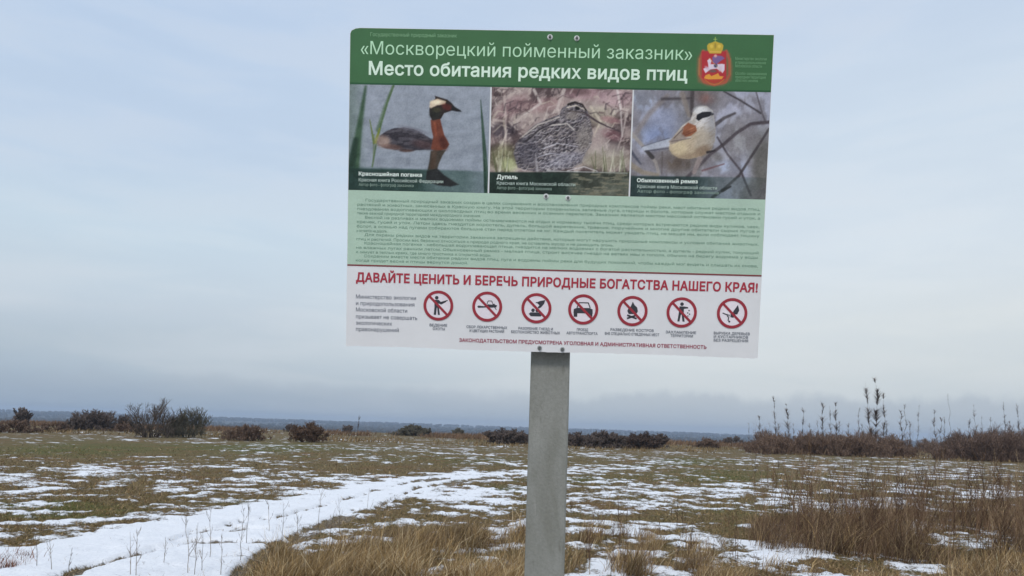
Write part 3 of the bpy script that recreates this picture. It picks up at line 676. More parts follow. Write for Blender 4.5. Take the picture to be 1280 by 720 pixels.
cv.put(bl*(0.92-0.5*sstep(420, 620, X)), (38, 60, 52)); cv.put(bl*sstep(500, 560, X)*sstep(0.5, 0.62, fbm(X/60, Y/12, 3, 14))*0.8, (156, 146, 130)); cv.put(bl*sstep(500, 560, X)*0.3, (70, 84, 60))
cv.line([(380, 545), (860, 560)], 5, 4, (190, 196, 196), 4, 0.7)
cv.build('bird_photograph', 0.0005, label='print of a streaked brown snipe in dry grass')
# 3 penduline tit on a twig
cv = Canvas(uC0, uC1, v_foto, v_head, 200, 150, 780, 105, 4.8); X, Y = cv.X, cv.Y
n1_ = fbm(X/150, Y/150, 4, 83)
cv.put(np.ones_like(X), (154, 152, 162)); cv.put(sstep(0.4, 0.65, n1_)*0.6, (172, 176, 200)); cv.put(sstep(0.5, 0.35, n1_)*0.7, (116, 112, 112))
cv.blob(110, 90, 70, 60, 0, (162, 176, 200), 0.8, 1.6); cv.blob(230, 230, 110, 110, 0.4, (152, 160, 190), 0.8, 1.5); cv.blob(180, 320, 90, 60, 0, (142, 158, 200), 0.7, 1.5); cv.blob(640, 150, 110, 90, 0, (172, 172, 190), 0.8, 1.5)
cv.blob(700, 330, 110, 110, 0, (150, 148, 150), 0.8, 1.5); cv.blob(470, 70, 90, 50, 0, (120, 106, 104), 0.8, 1.4); cv.blob(500, 90, 40, 30, 0, (150, 100, 92), 0.5, 1.5); cv.blob(300, 460, 130, 60, 0, (106, 92, 82), 0.8, 1.4)
cv.blob(640, 500, 90, 36, 0, (168, 180, 206), 0.7, 1.4); cv.blob(830, 480, 70, 200, 0, (110, 108, 104), 0.8, 1.4)
cv.put(sstep(0.45, 0.62, fbm(X/70, Y/110, 4, 87))*0.55, (120, 114, 118)); cv.line([(60, 310), (150, 180), (260, 70)], 34, 26, (142, 132, 130), 24, 0.7); cv.line([(230, 90), (400, 86)], 18, 12, (84, 78, 82), 14, 0.8); cv.line([(410, 30), (405, 190)], 26, 18, (82, 74, 76), 16, 0.85)
cv.line([(350, 60), (390, 190)], 34, 20, (150, 138, 130), 16, 0.7); cv.line([(545, 245), (600, 205), (665, 176)], 24, 14, (92, 86, 90), 12, 0.9)
cv.line([(30, 280), (120, 380), (190, 470), (210, 540)], 22, 18, (158, 150, 146), 10, 0.9); cv.line([(45, 410), (100, 480)], 20, 10, (82, 84, 100), 12, 0.8); cv.line([(30, 480), (110, 530), (200, 545)], 36, 20, (150, 138, 122), 14, 0.8)
cv.line([(120, 385), (170, 440)], 22, 26, (60, 56, 58), 9, 0.8); cv.line([(110, 380), (270, 330)], 10, 14, (84, 84, 98), 9, 0.7); cv.line([(230, 410), (226, 540)], 10, 6, (100, 92, 90), 8, 0.6)
cv.line([(600, 45), (700, 100), (820, 175)], 10, 13, (78, 72, 78), 9, 0.9); cv.line([(790, 40), (830, 180), (850, 230)], 9, 12, (96, 90, 96), 8, 0.8)
cv.line([(380, 560), (440, 500), (520, 420), (600, 360), (680, 290), (760, 240), (880, 228)], 19, 20, (92, 84, 90), 11, 0.95); cv.line([(560, 320), (620, 420), (700, 520), (760, 670)], 12, 14, (86, 78, 84), 8, 0.8)
cv.line([(530, 680), (600, 630), (690, 550), (780, 410), (870, 270)], 18, 14, (84, 78, 82), 10, 0.95); cv.line([(590, 640), (640, 615)], 22, 10, (56, 48, 50), 7, 0.9); cv.line([(470, 520), (600, 480)], 12, 8, (120, 88, 92), 9, 0.8)
cv.line([(120, 388), (200, 368), (300, 345)], 26, 48, (176, 180, 194), 9, 0.97); cv.line([(130, 402), (280, 385)], 6, 10, (92, 92, 106), 6, 0.7)
tit = [(270, 390), (275, 345), (310, 300), (350, 250), (400, 215), (415, 170), (450, 138), (495, 134), (530, 160), (540, 210), (548, 270), (545, 340), (520, 400), (460, 436), (390, 450), (330, 445), (290, 420)]
cv.poly(tit, (188, 170, 146), 8); ins = 1-sstep(-6, 6, sd_poly(X, Y, tit))
cv.put(ins*sstep(330, 220, Y)*0.85, (204, 202, 206)); cv.put(ins*sstep(455, 545, X)*0.6, (136, 138, 150)); cv.put(ins*sstep(0.5, 0.65, vnoise(ur/30, vr/7, 19))*0.25, (140, 122, 104)); cv.put(ins*sstep(380, 450, Y)*0.55, (134, 112, 90)); cv.put(ins*(fbm(X/30, Y/30, 3, 4)-0.4)*0.4, (160, 146, 126))
cv.blob(330, 385, 50, 44, 0, (214, 196, 160), 0.7); cv.blob(470, 350, 46, 60, 0.3, (178, 168, 156), 0.6); cv.blob(470, 400, 50, 30, -0.4, (138, 116, 96), 0.7)
cv.poly([(340, 300), (350, 262), (385, 232), (430, 250), (438, 282), (400, 312), (365, 322)], (158, 98, 70), 9, 0.97); cv.line([(352, 290), (420, 262)], 7, 5, (196, 134, 98), 5, 0.7); cv.line([(360, 310), (425, 284)], 6, 5, (110, 66, 50), 5, 0.7); cv.blob(370, 295, 26, 18, -0.5, (120, 72, 54), 0.6); cv.line([(270, 345), (330, 330), (400, 320)], 10, 12, (186, 178, 170), 8, 0.8)
cv.poly([(270, 345), (330, 285), (360, 255), (350, 300), (380, 325), (330, 345), (285, 362)], (150, 136, 130), 10, 0.8); cv.line([(300, 325), (350, 275)], 6, 5, (96, 78, 74), 5, 0.7); cv.line([(285, 345), (345, 335), (400, 326)], 6, 5, (104, 92, 92), 5, 0.6); cv.blob(455, 158, 40, 24, -0.2, (214, 214, 216), 0.8); cv.poly([(432, 210), (438, 184), (470, 168), (520, 166), (536, 178), (510, 196), (470, 206), (448, 222)], (46, 46, 54), 5, 0.98); cv.poly([(520, 170), (542, 182), (524, 192)], (80, 80, 88), 4)
cv.line([(455, 450), (420, 530)], 34, 26, (150, 136, 134), 12, 0.8); cv.line([(500, 410), (545, 400)], 16, 10, (60, 54, 60), 6, 0.8)
bl = sstep(548, 560, Y-(X-200)*0.012)
cv.put(bl*(0.88-0.75*sstep(380, 640, X)), (40, 58, 56)); cv.put(bl*sstep(860, 700, X)*0.25, (84, 112, 112))
cv.build('bird_photograph', 0.0005, label='print of a pale masked small bird perched on a twig')
CP = pc(226, 236, 230); CQ = pc(178, 194, 186); CR = pc(134, 156, 144)
for rows in [[('Красношейная поганка', 448.5, 527.5, 219.2, 221.2, 4.6, CP, .03), ('Красная книга Российской Федерации', 448.5, 554, 226.6, 229, 4.0, CQ, .014), ('Автор фото - фотограф заказника', 448.5, 517, 232.2, 234, 3.6, CR, .008)],
             [('Дупель', 621, 647, 223.2, 224.2, 5.0, CP, .03), ('Красная книга Московской области', 621, 719, 230.6, 232.8, 3.9, CQ, .012), ('Автор фото - фотограф заказника', 621, 689.5, 236.4, 238, 3.6, CR, .008)],
             [('Обыкновенный ремез', 796, 872, 227.4, 229.4, 4.6, CP, .03), ('Красная книга Московской области', 796.5, 896, 234.8, 237.2, 4.0, CQ, .012), ('Автор фото - фотограф заказника', 796.5, 898, 240.6, 243, 3.6, CR, .008)]]:
    for s, x0, x1, y0, y1, cp_, col, of in rows: write_px('photo_caption', s, (x0, y0), (x1, y1), cp_, col, of)

# coat of arms
KP = K
e0, e1 = ux(867.5, 80), ux(918.5, 80); w0 = vmid((868, 110)); w1 = bd1(893, 46)[1]
w0 = max(w0, v_head+0.006)
cv = Canvas(e0, e1, w0, min(w1, BH-0.004), 76, 92, 865, 45, 10.75); X, Y = cv.X, cv.Y
cv.put(np.ones_like(X), (60, 106, 66))
rr = [(130, 190), (70, 300), (60, 480), (80, 620), (200, 670), (420, 670), (530, 600), (545, 420), (510, 240), (460, 190)]
cv.poly(rr, (136, 96, 66), 50, 0.75); cv.line([(150, 200), (105, 330), (100, 520), (160, 620), (300, 660), (450, 620), (505, 520), (505, 330), (460, 200)], 34, 34, (180, 84, 62), 20, 0.85)
cv.line([(95, 300), (92, 520)], 10, 10, (150, 150, 84), 10, 0.7); cv.line([(520, 300), (518, 520)], 10, 10, (132, 130, 74), 10, 0.6)
sh = [(128, 205), (460, 205), (460, 560), (430, 600), (300, 640), (170, 600), (128, 560)]
cv.poly(sh, (176, 44, 52), 10); cv.blob(300, 600, 120, 40, 0, (178, 74, 46), 0.6)
cv.poly([(205, 330), (240, 300), (262, 330), (250, 380), (330, 380), (400, 375), (438, 380), (436, 460), (410, 500), (380, 470), (330, 440), (250, 450), (180, 500), (150, 440), (220, 420), (215, 370)], (222, 206, 222), 12)
cv.poly([(270, 290), (300, 262), (400, 270), (440, 300), (380, 340), (330, 380), (280, 360)], (120, 96, 150), 12, 0.95); cv.blob(315, 268, 20, 20, 0, (222, 170, 160), 0.95); cv.blob(318, 400, 24, 24, 0, (44, 44, 84), 0.95)
cv.line([(230, 300), (400, 480)], 8, 6, (228, 190, 110), 8, 0.7); cv.blob(200, 430, 36, 20, 0.6, (206, 170, 190), 0.7); cv.blob(380, 440, 24, 40, 0.2, (216, 190, 206), 0.7); cv.blob(280, 472, 50, 20, 0, (96, 96, 90), 0.8)
cv.poly([(160, 570), (180, 530), (230, 510), (260, 540), (320, 515), (350, 500), (372, 540), (425, 545), (400, 580), (300, 582), (220, 584)], (226, 160, 58), 14, 0.95)
cv.line([(170, 585), (240, 640), (300, 655), (360, 640), (430, 585)], 10, 10, (200, 120, 50), 10, 0.8)
cv.poly([(236, 236), (205, 180), (202, 130), (225, 100), (260, 92), (300, 74), (322, 74), (360, 90), (400, 100), (422, 130), (414, 180), (388, 236)], (196, 166, 58), 12)
cv.blob(262, 140, 22, 24, 0, (226, 196, 84), 0.8); cv.blob(365, 140, 22, 24, 0, (226, 196, 84), 0.8); cv.blob(312, 130, 14, 40, 0, (140, 120, 50), 0.6); cv.line([(245, 214), (380, 214)], 18, 18, (224, 180, 84), 10, 0.8)
cv.line([(312, 78), (312, 20)], 12, 10, (176, 196, 90), 8, 0.9); cv.line([(292, 46), (332, 46)], 10, 10, (170, 190, 90), 8, 0.8)
cv.build('coat_of_arms', 0.0007, label='red shield with white rider under a gold crown')

# post, brackets and bolts
mpost, t, b = new_mat('weathered_concrete_post', 0.8, 0.25)
tcn = nd(t, 'ShaderNodeTexCoord'); mpp = nd(t, 'ShaderNodeMapping'); mpp.inputs['Scale'].default_value = (1, 1, 0.22); t.links.new(tcn.outputs['Object'], mpp.inputs[0])
a1 = noise(t, mpp.outputs[0], 9, 7, 0.62, 0.6); a2 = noise(t, tcn.outputs['Object'], 140, 4, 0.6); a3 = noise(t, mpp.outputs[0], 34, 5, 0.6)
cc = ramp(t, a1, [(0.28, lin(118, 118, 110)), (0.5, lin(136, 137, 132)), (0.72, lin(150, 151, 147))])
cc = mixc(t, 1.0, cc, ramp(t, a2, [(0.3, (0.9, 0.9, 0.9, 1)), (0.7, (1.08, 1.08, 1.08, 1))]), 'MULTIPLY')
cc = mixc(t, mapr(t, a3, 0.62, 0.72, 0, 0.35), cc, lin(170, 170, 164)); cc = mixc(t, mapr(t, a3, 0.38, 0.3, 0, 0.4), cc, lin(100, 98, 90))
vr_ = nd(t, 'ShaderNodeTexVoronoi'); vr_.inputs['Scale'].default_value = 70; t.links.new(tcn.outputs['Object'], vr_.inputs['Vector'])
cc = mixc(t, mapr(t, vr_.outputs['Distance'], 0.13, 0.06, 0, 0.35), cc, lin(92, 92, 88))
t.links.new(cc, b.inputs['Base Color'])
bn = nd(t, 'ShaderNodeBump'); bn.inputs['Strength'].default_value = 0.35; bn.inputs['Distance'].default_value = 0.004
t.links.new(math_n(t, 'ADD', a2, math_n(t, 'MULTIPLY', a1, 2.0)), bn.inputs['Height']); t.links.new(bn.outputs[0], b.inputs['Normal'])
hw = 0.0608; topz = 2.83
ch = 0.006
sec = [(-hw, -hw+ch), (-hw+ch*0.3, -hw+ch*0.3), (-hw+ch, -hw), (hw-ch, -hw), (hw-ch*0.3, -hw+ch*0.3), (hw, -hw+ch), (hw, hw-ch), (hw-ch, hw), (-hw+ch, hw), (-hw, hw-ch)]
V = []; levels = [-0.5] + [0.15*i for i in range(19)] + [topz]
for z in levels:
    for x, y in sec: V.append((x+rnd.gauss(0, 0.0004), y+rnd.gauss(0, 0.0004), z))
n = len(sec); Q = []
for k in range(len(levels)-1):
    for i in range(n): Q.append((k*n+i, k*n+(i+1) % n, (k+1)*n+(i+1) % n, (k+1)*n+i))
me = bpy.data.meshes.new('post'); me.from_pydata(V, [], Q + [tuple((len(levels)-1)*n+i for i in range(n)), tuple(range(n))[::-1]]); me.update()
post = link('post', me, board, mpost); post.rotation_euler = (0, 0, math.radians(-1.6))
M_ZINC = flat_mat('galvanised_steel', (0.42, 0.43, 0.44), 0.4, 0.5, 0.1, 60)
M_WASH = flat_mat('bright_washer', (0.72, 0.74, 0.74), 0.35, 0.5, 0.05, 60); M_BOLT = flat_mat('dark_bolt_head', (0.12, 0.13, 0.13), 0.5, 0.5, 0.1, 80)
def cyl(cx, cy, r, z0, z1, n=12):
    V = [(cx+r*math.cos(2*math.pi*i/n), cy+r*math.sin(2*math.pi*i/n), z0) for i in range(n)] + [(cx+r*0.9*math.cos(2*math.pi*i/n), cy+r*0.9*math.sin(2*math.pi*i/n), z1) for i in range(n)]
    me = bpy.data.meshes.new('cyl'); me.from_pydata(V, [], [tuple(range(n, 2*n)), tuple(range(n))[::-1]] + [(i, (i+1) % n, n+(i+1) % n, n+i) for i in range(n)]); me.update(); return me
for px, py in [(687.5, 46.5), (721, 48), (682.5, 245.5), (710, 247.5), (674.5, 434.8), (703, 436.6)]:
    u, v = bd1(px, py); dark = py > 400
    bo = link('bolt', cyl(u, v, 0.0085 if not dark else 0.0075, 0.0, 0.0022, 16), board, M_WASH if not dark else M_ZINC); bo.matrix_local = panel.matrix_local
    link('bolt_head', cyl(u, v, 0.0042 if not dark else 0.0052, 0.0022, 0.0075, 6), bo, M_BOLT)
for z_, dep in ((2.03, 0.0), (2.42, 0.0), (2.76, 0.0)):
    # horizontal steel rails between the leaning sheet and the post
    v = (z_-ORG[2])/bx[2]; yb = ORG[1]+bx[1]*v
    gap = max(2.335-hw-(yb+0.006), 0.004)
    Vb, Qb = boxes([(-0.16, 0.16, -hw-gap-0.0, -hw-gap+0.003, z_-0.02, z_+0.02), (-0.14, -0.135, -hw-gap+0.003, -hw+0.05, z_-0.02, z_+0.02), (0.135, 0.14, -hw-gap+0.003, -hw+0.05, z_-0.02, z_+0.02)])
    me = bpy.data.meshes.new('bracket'); me.from_pydata(Vb, [], Qb); me.update(); link('bracket', me, board, M_ZINC)

ORD = ['first', 'second', 'third', 'fourth', 'fifth', 'sixth', 'seventh', 'eighth', 'ninth', 'tenth', 'eleventh', 'twelfth', 'thirteenth', 'fourteenth', 'fifteenth', 'sixteenth', 'seventeenth', 'eighteenth', 'nineteenth', 'twentieth']
def place_word(i, n):
    return (ORD[i] + ' from the left') if i < (n+1)//2 else ('last at the right' if i == n-1 else ORD[n-1-i] + ' from the right')
# ------------------------------------------------------------------ vegetation
def unit(v): return v/(np.linalg.norm(v, axis=-1, keepdims=True)+1e-9)
def sample_poly(pts, n):
    xs_, ys_ = [p[0] for p in pts], [p[1] for p in pts]; X_ = []; Y_ = []
    tot = 0
    while tot < n:
        x = rng.uniform(min(xs_), max(xs_), n*2); y = rng.uniform(min(ys_), max(ys_), n*2); k = in_poly(x, y, pts)
        X_.append(x[k]); Y_.append(y[k]); tot += k.sum()
    return np.concatenate(X_)[:n], np.concatenate(Y_)[:n]
def palette(cols, n, var=0.12):
    P = np.array([lin(*c)[:3] for c in cols]); k = rng.integers(0, len(P), n)
    return P[k]*(1+rng.normal(0, var, (n, 1)))
def grass_mesh(base, hmin, hmax, wmin, wmax, lean, cols, bend=0.4, wind=(0.15, 0.0)):
    n = len(base)
    th = rng.uniform(0, 2*math.pi, n); up = unit(np.stack([rng.normal(wind[0], lean, n), rng.normal(wind[1], lean, n), np.ones(n)], -1))
    side = np.stack([np.cos(th)*0.7+0.6, np.sin(th)*0.7, np.zeros(n)], -1); side = unit(side)
    cur = np.stack([rng.normal(0.05, bend, n), rng.normal(0, bend, n), -np.abs(rng.normal(0, bend*0.4, n))], -1)
    return ribbons(base, up, side, rng.uniform(hmin, hmax, n)*rng.uniform(0.7, 1.0, n), rng.uniform(wmin, wmax, n), palette(cols, n), cur)
class Bag:
    def __init__(s): s.V = []; s.Q = []; s.T = []; s.C = []; s.n = 0
    def add(s, V, q, tr, c):
        s.V.append(V); s.C.append(c); s.Q.append(q+s.n)
        if tr is not None and len(tr): s.T.append(tr+s.n)
        s.n += len(V)
    def mesh(s, name, mat):
        g = []
        if s.Q: g.append(np.concatenate(s.Q))
        if s.T: g.append(np.concatenate(s.T))
        return mesh_np(name, np.concatenate(s.V), g, [mat], colors=np.clip(np.concatenate(s.C), 0.004, 0.9))
def rep_tufts(px, py, per, spread, **kw):
    """clumps: each picked spot grows several blades round a centre"""
    P = gpoints(px, py); n = len(P); idx = np.repeat(np.arange(n), per)
    B = P[idx].copy(); B[:, :2] += rng.normal(0, spread, (len(B), 2))
    V, q, tr, c = grass_mesh(B, **kw); hf = rng.uniform(0.4, 1.1, n)*(0.5+0.9*fbm(P[:, 0]*1.6, P[:, 1]*1.6, 3, 137)); tone = rng.uniform(0.5, 1.2, n)*(0.35+1.2*fbm(P[:, 0]*2.6, P[:, 1]*2.6, 3, 131))
    b5 = np.repeat(B, 5, axis=0); V = b5+(V-b5)*np.repeat(np.repeat(hf, per), 5)[:, None]
    return V, q, tr, c*np.repeat(np.repeat(tone, per), 5)[:, None]
TAWNY = [(178, 153, 112), (160, 134, 92), (200, 176, 136), (136, 110, 76), (114, 90, 62), (168, 140, 94), (216, 198, 164)]
BROWN = [(122, 98, 78), (102, 80, 64), (142, 118, 92), (78, 62, 52), (168, 146, 118), (110, 88, 72)]
OLIVE = [(104, 96, 52), (88, 84, 42), (124, 108, 64), (96, 78, 50), (72, 74, 36), (146, 128, 84)]

# short meadow grass over the bare patches
bag = Bag()
px = rng.uniform(-120, 1400, 150000); py = 556+(rng.random(150000)**0.75)*190
X_, Y_ = on_ground(px, py); s_, r_, tk_ = snow_field(X_, Y_)
prob = np.where(s_ < 0.47, 1.0, np.where(s_ < 0.54, 0.5, np.where(s_ < 0.62, 0.2, 0.05)))*(1-0.93*tk_)
k = rng.random(len(px)) < prob; px, py = px[k], py[k]
P = gpoints(px, py); dist = np.hypot(P[:, 0], P[:, 1])
idx = np.repeat(np.arange(len(P)), 2); B = P[idx].copy(); B[:, :2] += rng.normal(0, 0.04, (len(B), 2))*(dist[idx]/12)[:, None]
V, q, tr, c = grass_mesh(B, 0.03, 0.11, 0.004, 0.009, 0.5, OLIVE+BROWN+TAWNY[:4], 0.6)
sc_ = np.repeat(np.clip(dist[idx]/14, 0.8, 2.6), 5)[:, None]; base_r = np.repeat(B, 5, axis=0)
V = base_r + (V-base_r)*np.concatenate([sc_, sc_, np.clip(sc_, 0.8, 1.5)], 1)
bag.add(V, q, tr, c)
link('short_grass', bag.mesh('short_grass', M_PLANT), kind='stuff', label='short brown and olive meadow grass poking through snow')

# tall dry grass
bag = Bag()

def tall(pts, n, per, spread, h0, h1, w0_, w1_, cols, lean=0.22, bend=0.35, wind=(0.18, 0), dens=None):
    x, y = sample_poly(pts, n)
    if dens is not None:
        k = rng.random(len(x)) < dens(x, y); x, y = x[k], y[k]
    V, q, tr, c = rep_tufts(x, y, per, spread, hmin=h0, hmax=h1, wmin=w0_, wmax=w1_, lean=lean, cols=cols, bend=bend, wind=wind); bag.add(V, q, tr, c)
hole = lambda x, y: 1-np.exp(-((x-585)/48)**2-((y-704)/13)**2)*1.1-np.exp(-((x-640)/30)**2-((y-688)/8)**2)-np.exp(-((x-450)/20)**2-((y-724)/6)**2)
clump = lambda x, y: sstep(0.46, 0.58, fbm(x/26, y/12, 3, 91))*hole(x, y)
tall([(300, 748), (318, 730), (350, 705), (400, 690), (450, 682), (500, 676), (560, 680), (660, 676), (668, 752)], 1900, 18, 0.05, 0.3, 0.68, 0.004, 0.009, TAWNY, dens=clump)
tall([(300, 752), (330, 735), (420, 722), (520, 716), (560, 730), (560, 756)], 700, 18, 0.06, 0.35, 0.66, 0.004, 0.009, TAWNY, dens=lambda x, y: sstep(0.40, 0.50, fbm(x/34, y/16, 3, 92)))
tall([(470, 672), (520, 668), (655, 664), (655, 690), (520, 690)], 600, 14, 0.06, 0.2, 0.5, 0.004, 0.009, BROWN+TAWNY[:3], dens=clump)
tall([(715, 675), (760, 668), (900, 680), (920, 750), (715, 750)], 1100, 18, 0.045, 0.2, 0.55, 0.004, 0.008, BROWN[:3]+TAWNY, dens=lambda x, y: sstep(0.48, 0.58, fbm(x/30, y/14, 3, 95)))
tall([(900, 700), (1180, 728), (1180, 750), (860, 750)], 420, 16, 0.045, 0.15, 0.42, 0.004, 0.008, BROWN[:3]+TAWNY, dens=lambda x, y: sstep(0.52, 0.62, fbm(x/30, y/14, 3, 97)))
tall([(1165, 752), (1190, 716), (1240, 706), (1330, 700), (1330, 752)], 420, 18, 0.06, 0.18, 0.5, 0.004, 0.008, TAWNY+BROWN[:2])
tall([(-40, 700), (20, 690), (40, 698), (20, 712), (-40, 716)], 60, 16, 0.06, 0.08, 0.22, 0.004, 0.009, [(132, 84, 62), (110, 70, 52), (150, 104, 78)])
tall([(935, 660), (990, 646), (1300, 648), (1310, 714), (1200, 712), (1010, 692), (945, 682)], 1900, 15, 0.09, 0.3, 0.8, 0.004, 0.009, BROWN+BROWN+TAWNY[:3], dens=lambda x, y: sstep(0.40, 0.55, fbm(x/60, y/24, 3, 99)))
tall([(942, 690), (950, 664), (1010, 654), (1090, 664), (1130, 700), (1040, 702)], 420, 14, 0.08, 0.35, 0.9, 0.004, 0.009, BROWN+BROWN+TAWNY[:2], dens=lambda x, y: sstep(0.38, 0.5, fbm(x/40, y/18, 3, 103)))
tall([(1000, 640), (1300, 636), (1300, 660), (1010, 662)], 500, 12, 0.1, 0.2, 0.6, 0.005, 0.010, BROWN+[(150, 122, 94)], dens=lambda x, y: sstep(0.48, 0.6, fbm(x/50, y/20, 3, 101)))
# sparse straws poking out of the snowy track
x, y = sample_poly([(-40, 735), (0, 690), (260, 642), (460, 612), (600, 594), (600, 606), (480, 645), (300, 728)], 900)
k = rng.random(len(x)) < sstep(0.46, 0.6, fbm(x/30, y/9, 3, 161)); bag.add(*rep_tufts(x[k], y[k], 3, 0.03, hmin=0.03, hmax=0.13, wmin=0.003, wmax=0.006, lean=0.45, cols=TAWNY+BROWN, bend=0.5))
# rusty belt of reeds at the far edge of the meadow
def far_grass(x0, x1, ya, yb, n, h0, h1, cols):
    px = rng.uniform(x0, x1, n); py = rng.uniform(ya, yb, n)+(px-640)*0.0305; k = rng.random(n) < sstep(0.3, 0.6, fbm(px/40, py/5, 3, 141)); px, py = px[k], py[k]
    P = gpoints(px, py); idx = np.repeat(np.arange(len(P)), 3); B = P[idx].copy(); B[:, :2] += rng.normal(0, 0.5, (len(B), 2))
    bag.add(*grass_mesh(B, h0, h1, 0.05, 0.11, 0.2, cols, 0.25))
far_grass(-60, 1340, 546, 551, 9000, 0.4, 1.0, [(122, 100, 80), (104, 82, 66), (138, 116, 92), (112, 86, 66)])
far_grass(-60, 1340, 551, 559, 3500, 0.15, 0.45, [(132, 112, 82), (112, 94, 66), (150, 130, 98)])
link('tall_dry_grass', bag.mesh('tall_dry_grass', M_PLANT), kind='stuff', label='tawny and brown tall dry grass in clumps')

# branching dead weeds
def weed_segments(h, spread, nb, r, seed):
    q = random.Random(seed); seg = []
    bx_, by_ = q.uniform(-0.12, 0.12)*h, q.uniform(-0.08, 0.08)*h; n = 6; pts = [(0.0, 0.0, 0.0)]
    for i in range(1, n+1):
        f = i/n; pts.append((bx_*f*f+q.gauss(0, 0.008)*h, by_*f*f+q.gauss(0, 0.008)*h, h*f))
    for i in range(n): seg.append((pts[i], pts[i+1], r*(1-0.7*i/n), r*(1-0.7*(i+1)/n)))
    for _ in range(nb):
        f = q.uniform(0.25, 0.97); i = min(int(f*n), n-1); g = f*n-i
        p = tuple(pts[i][k]*(1-g)+pts[i+1][k]*g for k in range(3)); a = q.uniform(0, 2*math.pi); l = h*q.uniform(0.10, 0.30)*(1.15-f*0.7)*spread
        m_ = (p[0]+math.cos(a)*l*0.42, p[1]+math.sin(a)*l*0.42, p[2]+l*0.65); e_ = (m_[0]+math.cos(a)*l*0.18, m_[1]+math.sin(a)*l*0.18, m_[2]+l*0.6)
        seg += [(p, m_, r*0.45, r*0.35), (m_, e_, r*0.35, r*0.2)]
        for _2 in range(2):
            a2_ = a+q.uniform(-1.3, 1.3); l2 = l*q.uniform(0.25, 0.5); seg.append((m_, (m_[0]+math.cos(a2_)*l2*0.5, m_[1]+math.sin(a2_)*l2*0.5, m_[2]+l2*0.8), r*0.28, r*0.15))
    return seg
def seg_arrays(seg):
    return np.array([s[0] for s in seg]), np.array([s[1] for s in seg]), np.array([s[2] for s in seg]), np.array([s[3] for s in seg])
variants = [seg_arrays(weed_segments(1.0, rnd.uniform(0.7, 1.4), rnd.randint(7, 15), 0.006, i)) for i in range(12)]
def weed_bag(px, py, h0, h1, cols, thick=1.0):
    P = gpoints(px, py); bag_ = Bag()
    for p in P:
        a0, a1_, r0, r1 = variants[rnd.randrange(12)]; h = rnd.uniform(h0, h1); th = rnd.uniform(0, 6.28)
        M_ = np.array([[math.cos(th), -math.sin(th), 0], [math.sin(th), math.cos(th), 0], [0, 0, 1]])
        V, Q = tubes(a0@M_.T*h+p, a1_@M_.T*h+p, r0*thick, r1*thick); cc_ = palette(cols, 1)[0]
        bag_.add(V, Q, None, np.tile(cc_, (len(V), 1)))
    return bag_
x, y = sample_poly([(940, 668), (1010, 652), (1300, 650), (1310, 712), (1180, 706), (1000, 690)], 380)
k = fbm(x/60, y/24, 3, 99) > 0.42; x, y = x[k], y[k]
link('weed_thicket', weed_bag(x, y, 0.45, 1.15, BROWN, 0.9).mesh('weed_thicket', M_PLANT), kind='stuff', label='tangle of dead brown branching weeds on the right of the meadow')
x, y = sample_poly([(930, 600), (1300, 596), (1300, 650), (1000, 650)], 120)
link('scattered_weeds', weed_bag(x, y, 0.5, 1.3, BROWN, 1.3).mesh('scattered_weeds', M_PLANT), kind='stuff', label='scattered thin dead weeds in the snowy grass behind the thicket')
x, y = sample_poly([(690, 640), (950, 640), (950, 730), (710, 730)], 60)
link('low_weeds', weed_bag(x, y, 0.15, 0.45, BROWN, 0.8).mesh('low_weeds', M_PLANT), kind='stuff', label='low dead weeds between snow patches right of the post')

def stem_thing(px, py, h, label, group, cols, seed, nb=10, r=0.006, spread=1.0, name='dead_weed'):
    p = at(px, py); o = thing(name, tuple(p), label, 'dead weed', group)
    seg = weed_segments(h, spread, nb, r, seed); main = seg[:6]; br = seg[6:]
    for nm, sg in (('stem', main), ('twigs', br)):   # the hair thin twigs are one part
        V, Q = tubes(*seg_arrays(sg)); cc_ = palette(cols, 1)[0]
        w_ = link(nm, mesh_np(nm, V, Q, [M_PLANT], colors=np.tile(cc_, (len(V), 1))), o)
        if nm == 'twigs': w_['kind'] = 'stuff'
    return o
GREYB = [(104, 92, 80), (88, 78, 68), (126, 112, 96)]
# thin stems standing in front of and on the snowy track
for i, (px, py, tp) in enumerate(STEMS := [(46, 712, 672), (64, 716, 680), (86, 716, 690), (163, 722, 672), (170, 724, 668), (205, 708, 680), (235, 720, 645), (243, 722, 660), (262, 700, 640), (252, 716, 668),
                                  (276, 722, 676), (300, 702, 640), (308, 680, 628), (336, 668, 622), (352, 690, 632), (372, 684, 640), (398, 656, 606), (412, 682, 636), (424, 668, 622), (456, 678, 612)]):
    gp = at(px, py); hh = (py-tp)/FPX*math.hypot(gp[0], gp[1])*1.0
    stem_thing(px, py, hh, 'thin dead stem standing on the snowy track, ' + place_word(i, 20), 'thin stems on the snowy track', GREYB, 200+i, rnd.randint(4, 9), 0.0044, 1.0)
# tall single weeds of the right thicket
for i, (px, py, tp) in enumerate([(1008, 690, 568), (1060, 676, 590), (1040, 684, 600), (1100, 690, 596), (1180, 700, 586), (1236, 700, 590), (1252, 706, 600), (968, 676, 584), (988, 672, 578), (1130, 660, 590), (1148, 704, 620), (1210, 684, 604)]):
    gp = at(px, py); hh = (py-tp)/FPX*math.hypot(gp[0], gp[1])
    stem_thing(px, py, hh, 'brown dead weed above the right thicket, ' + place_word(sorted([1008, 1060, 1040, 1100, 1180, 1236, 1252, 968, 988, 1130, 1148, 1210]).index(px), 12), 'tall weeds of the right thicket', [(110, 88, 68), (92, 72, 56)], 300+i, rnd.randint(10, 20), 0.0065, 0.9)

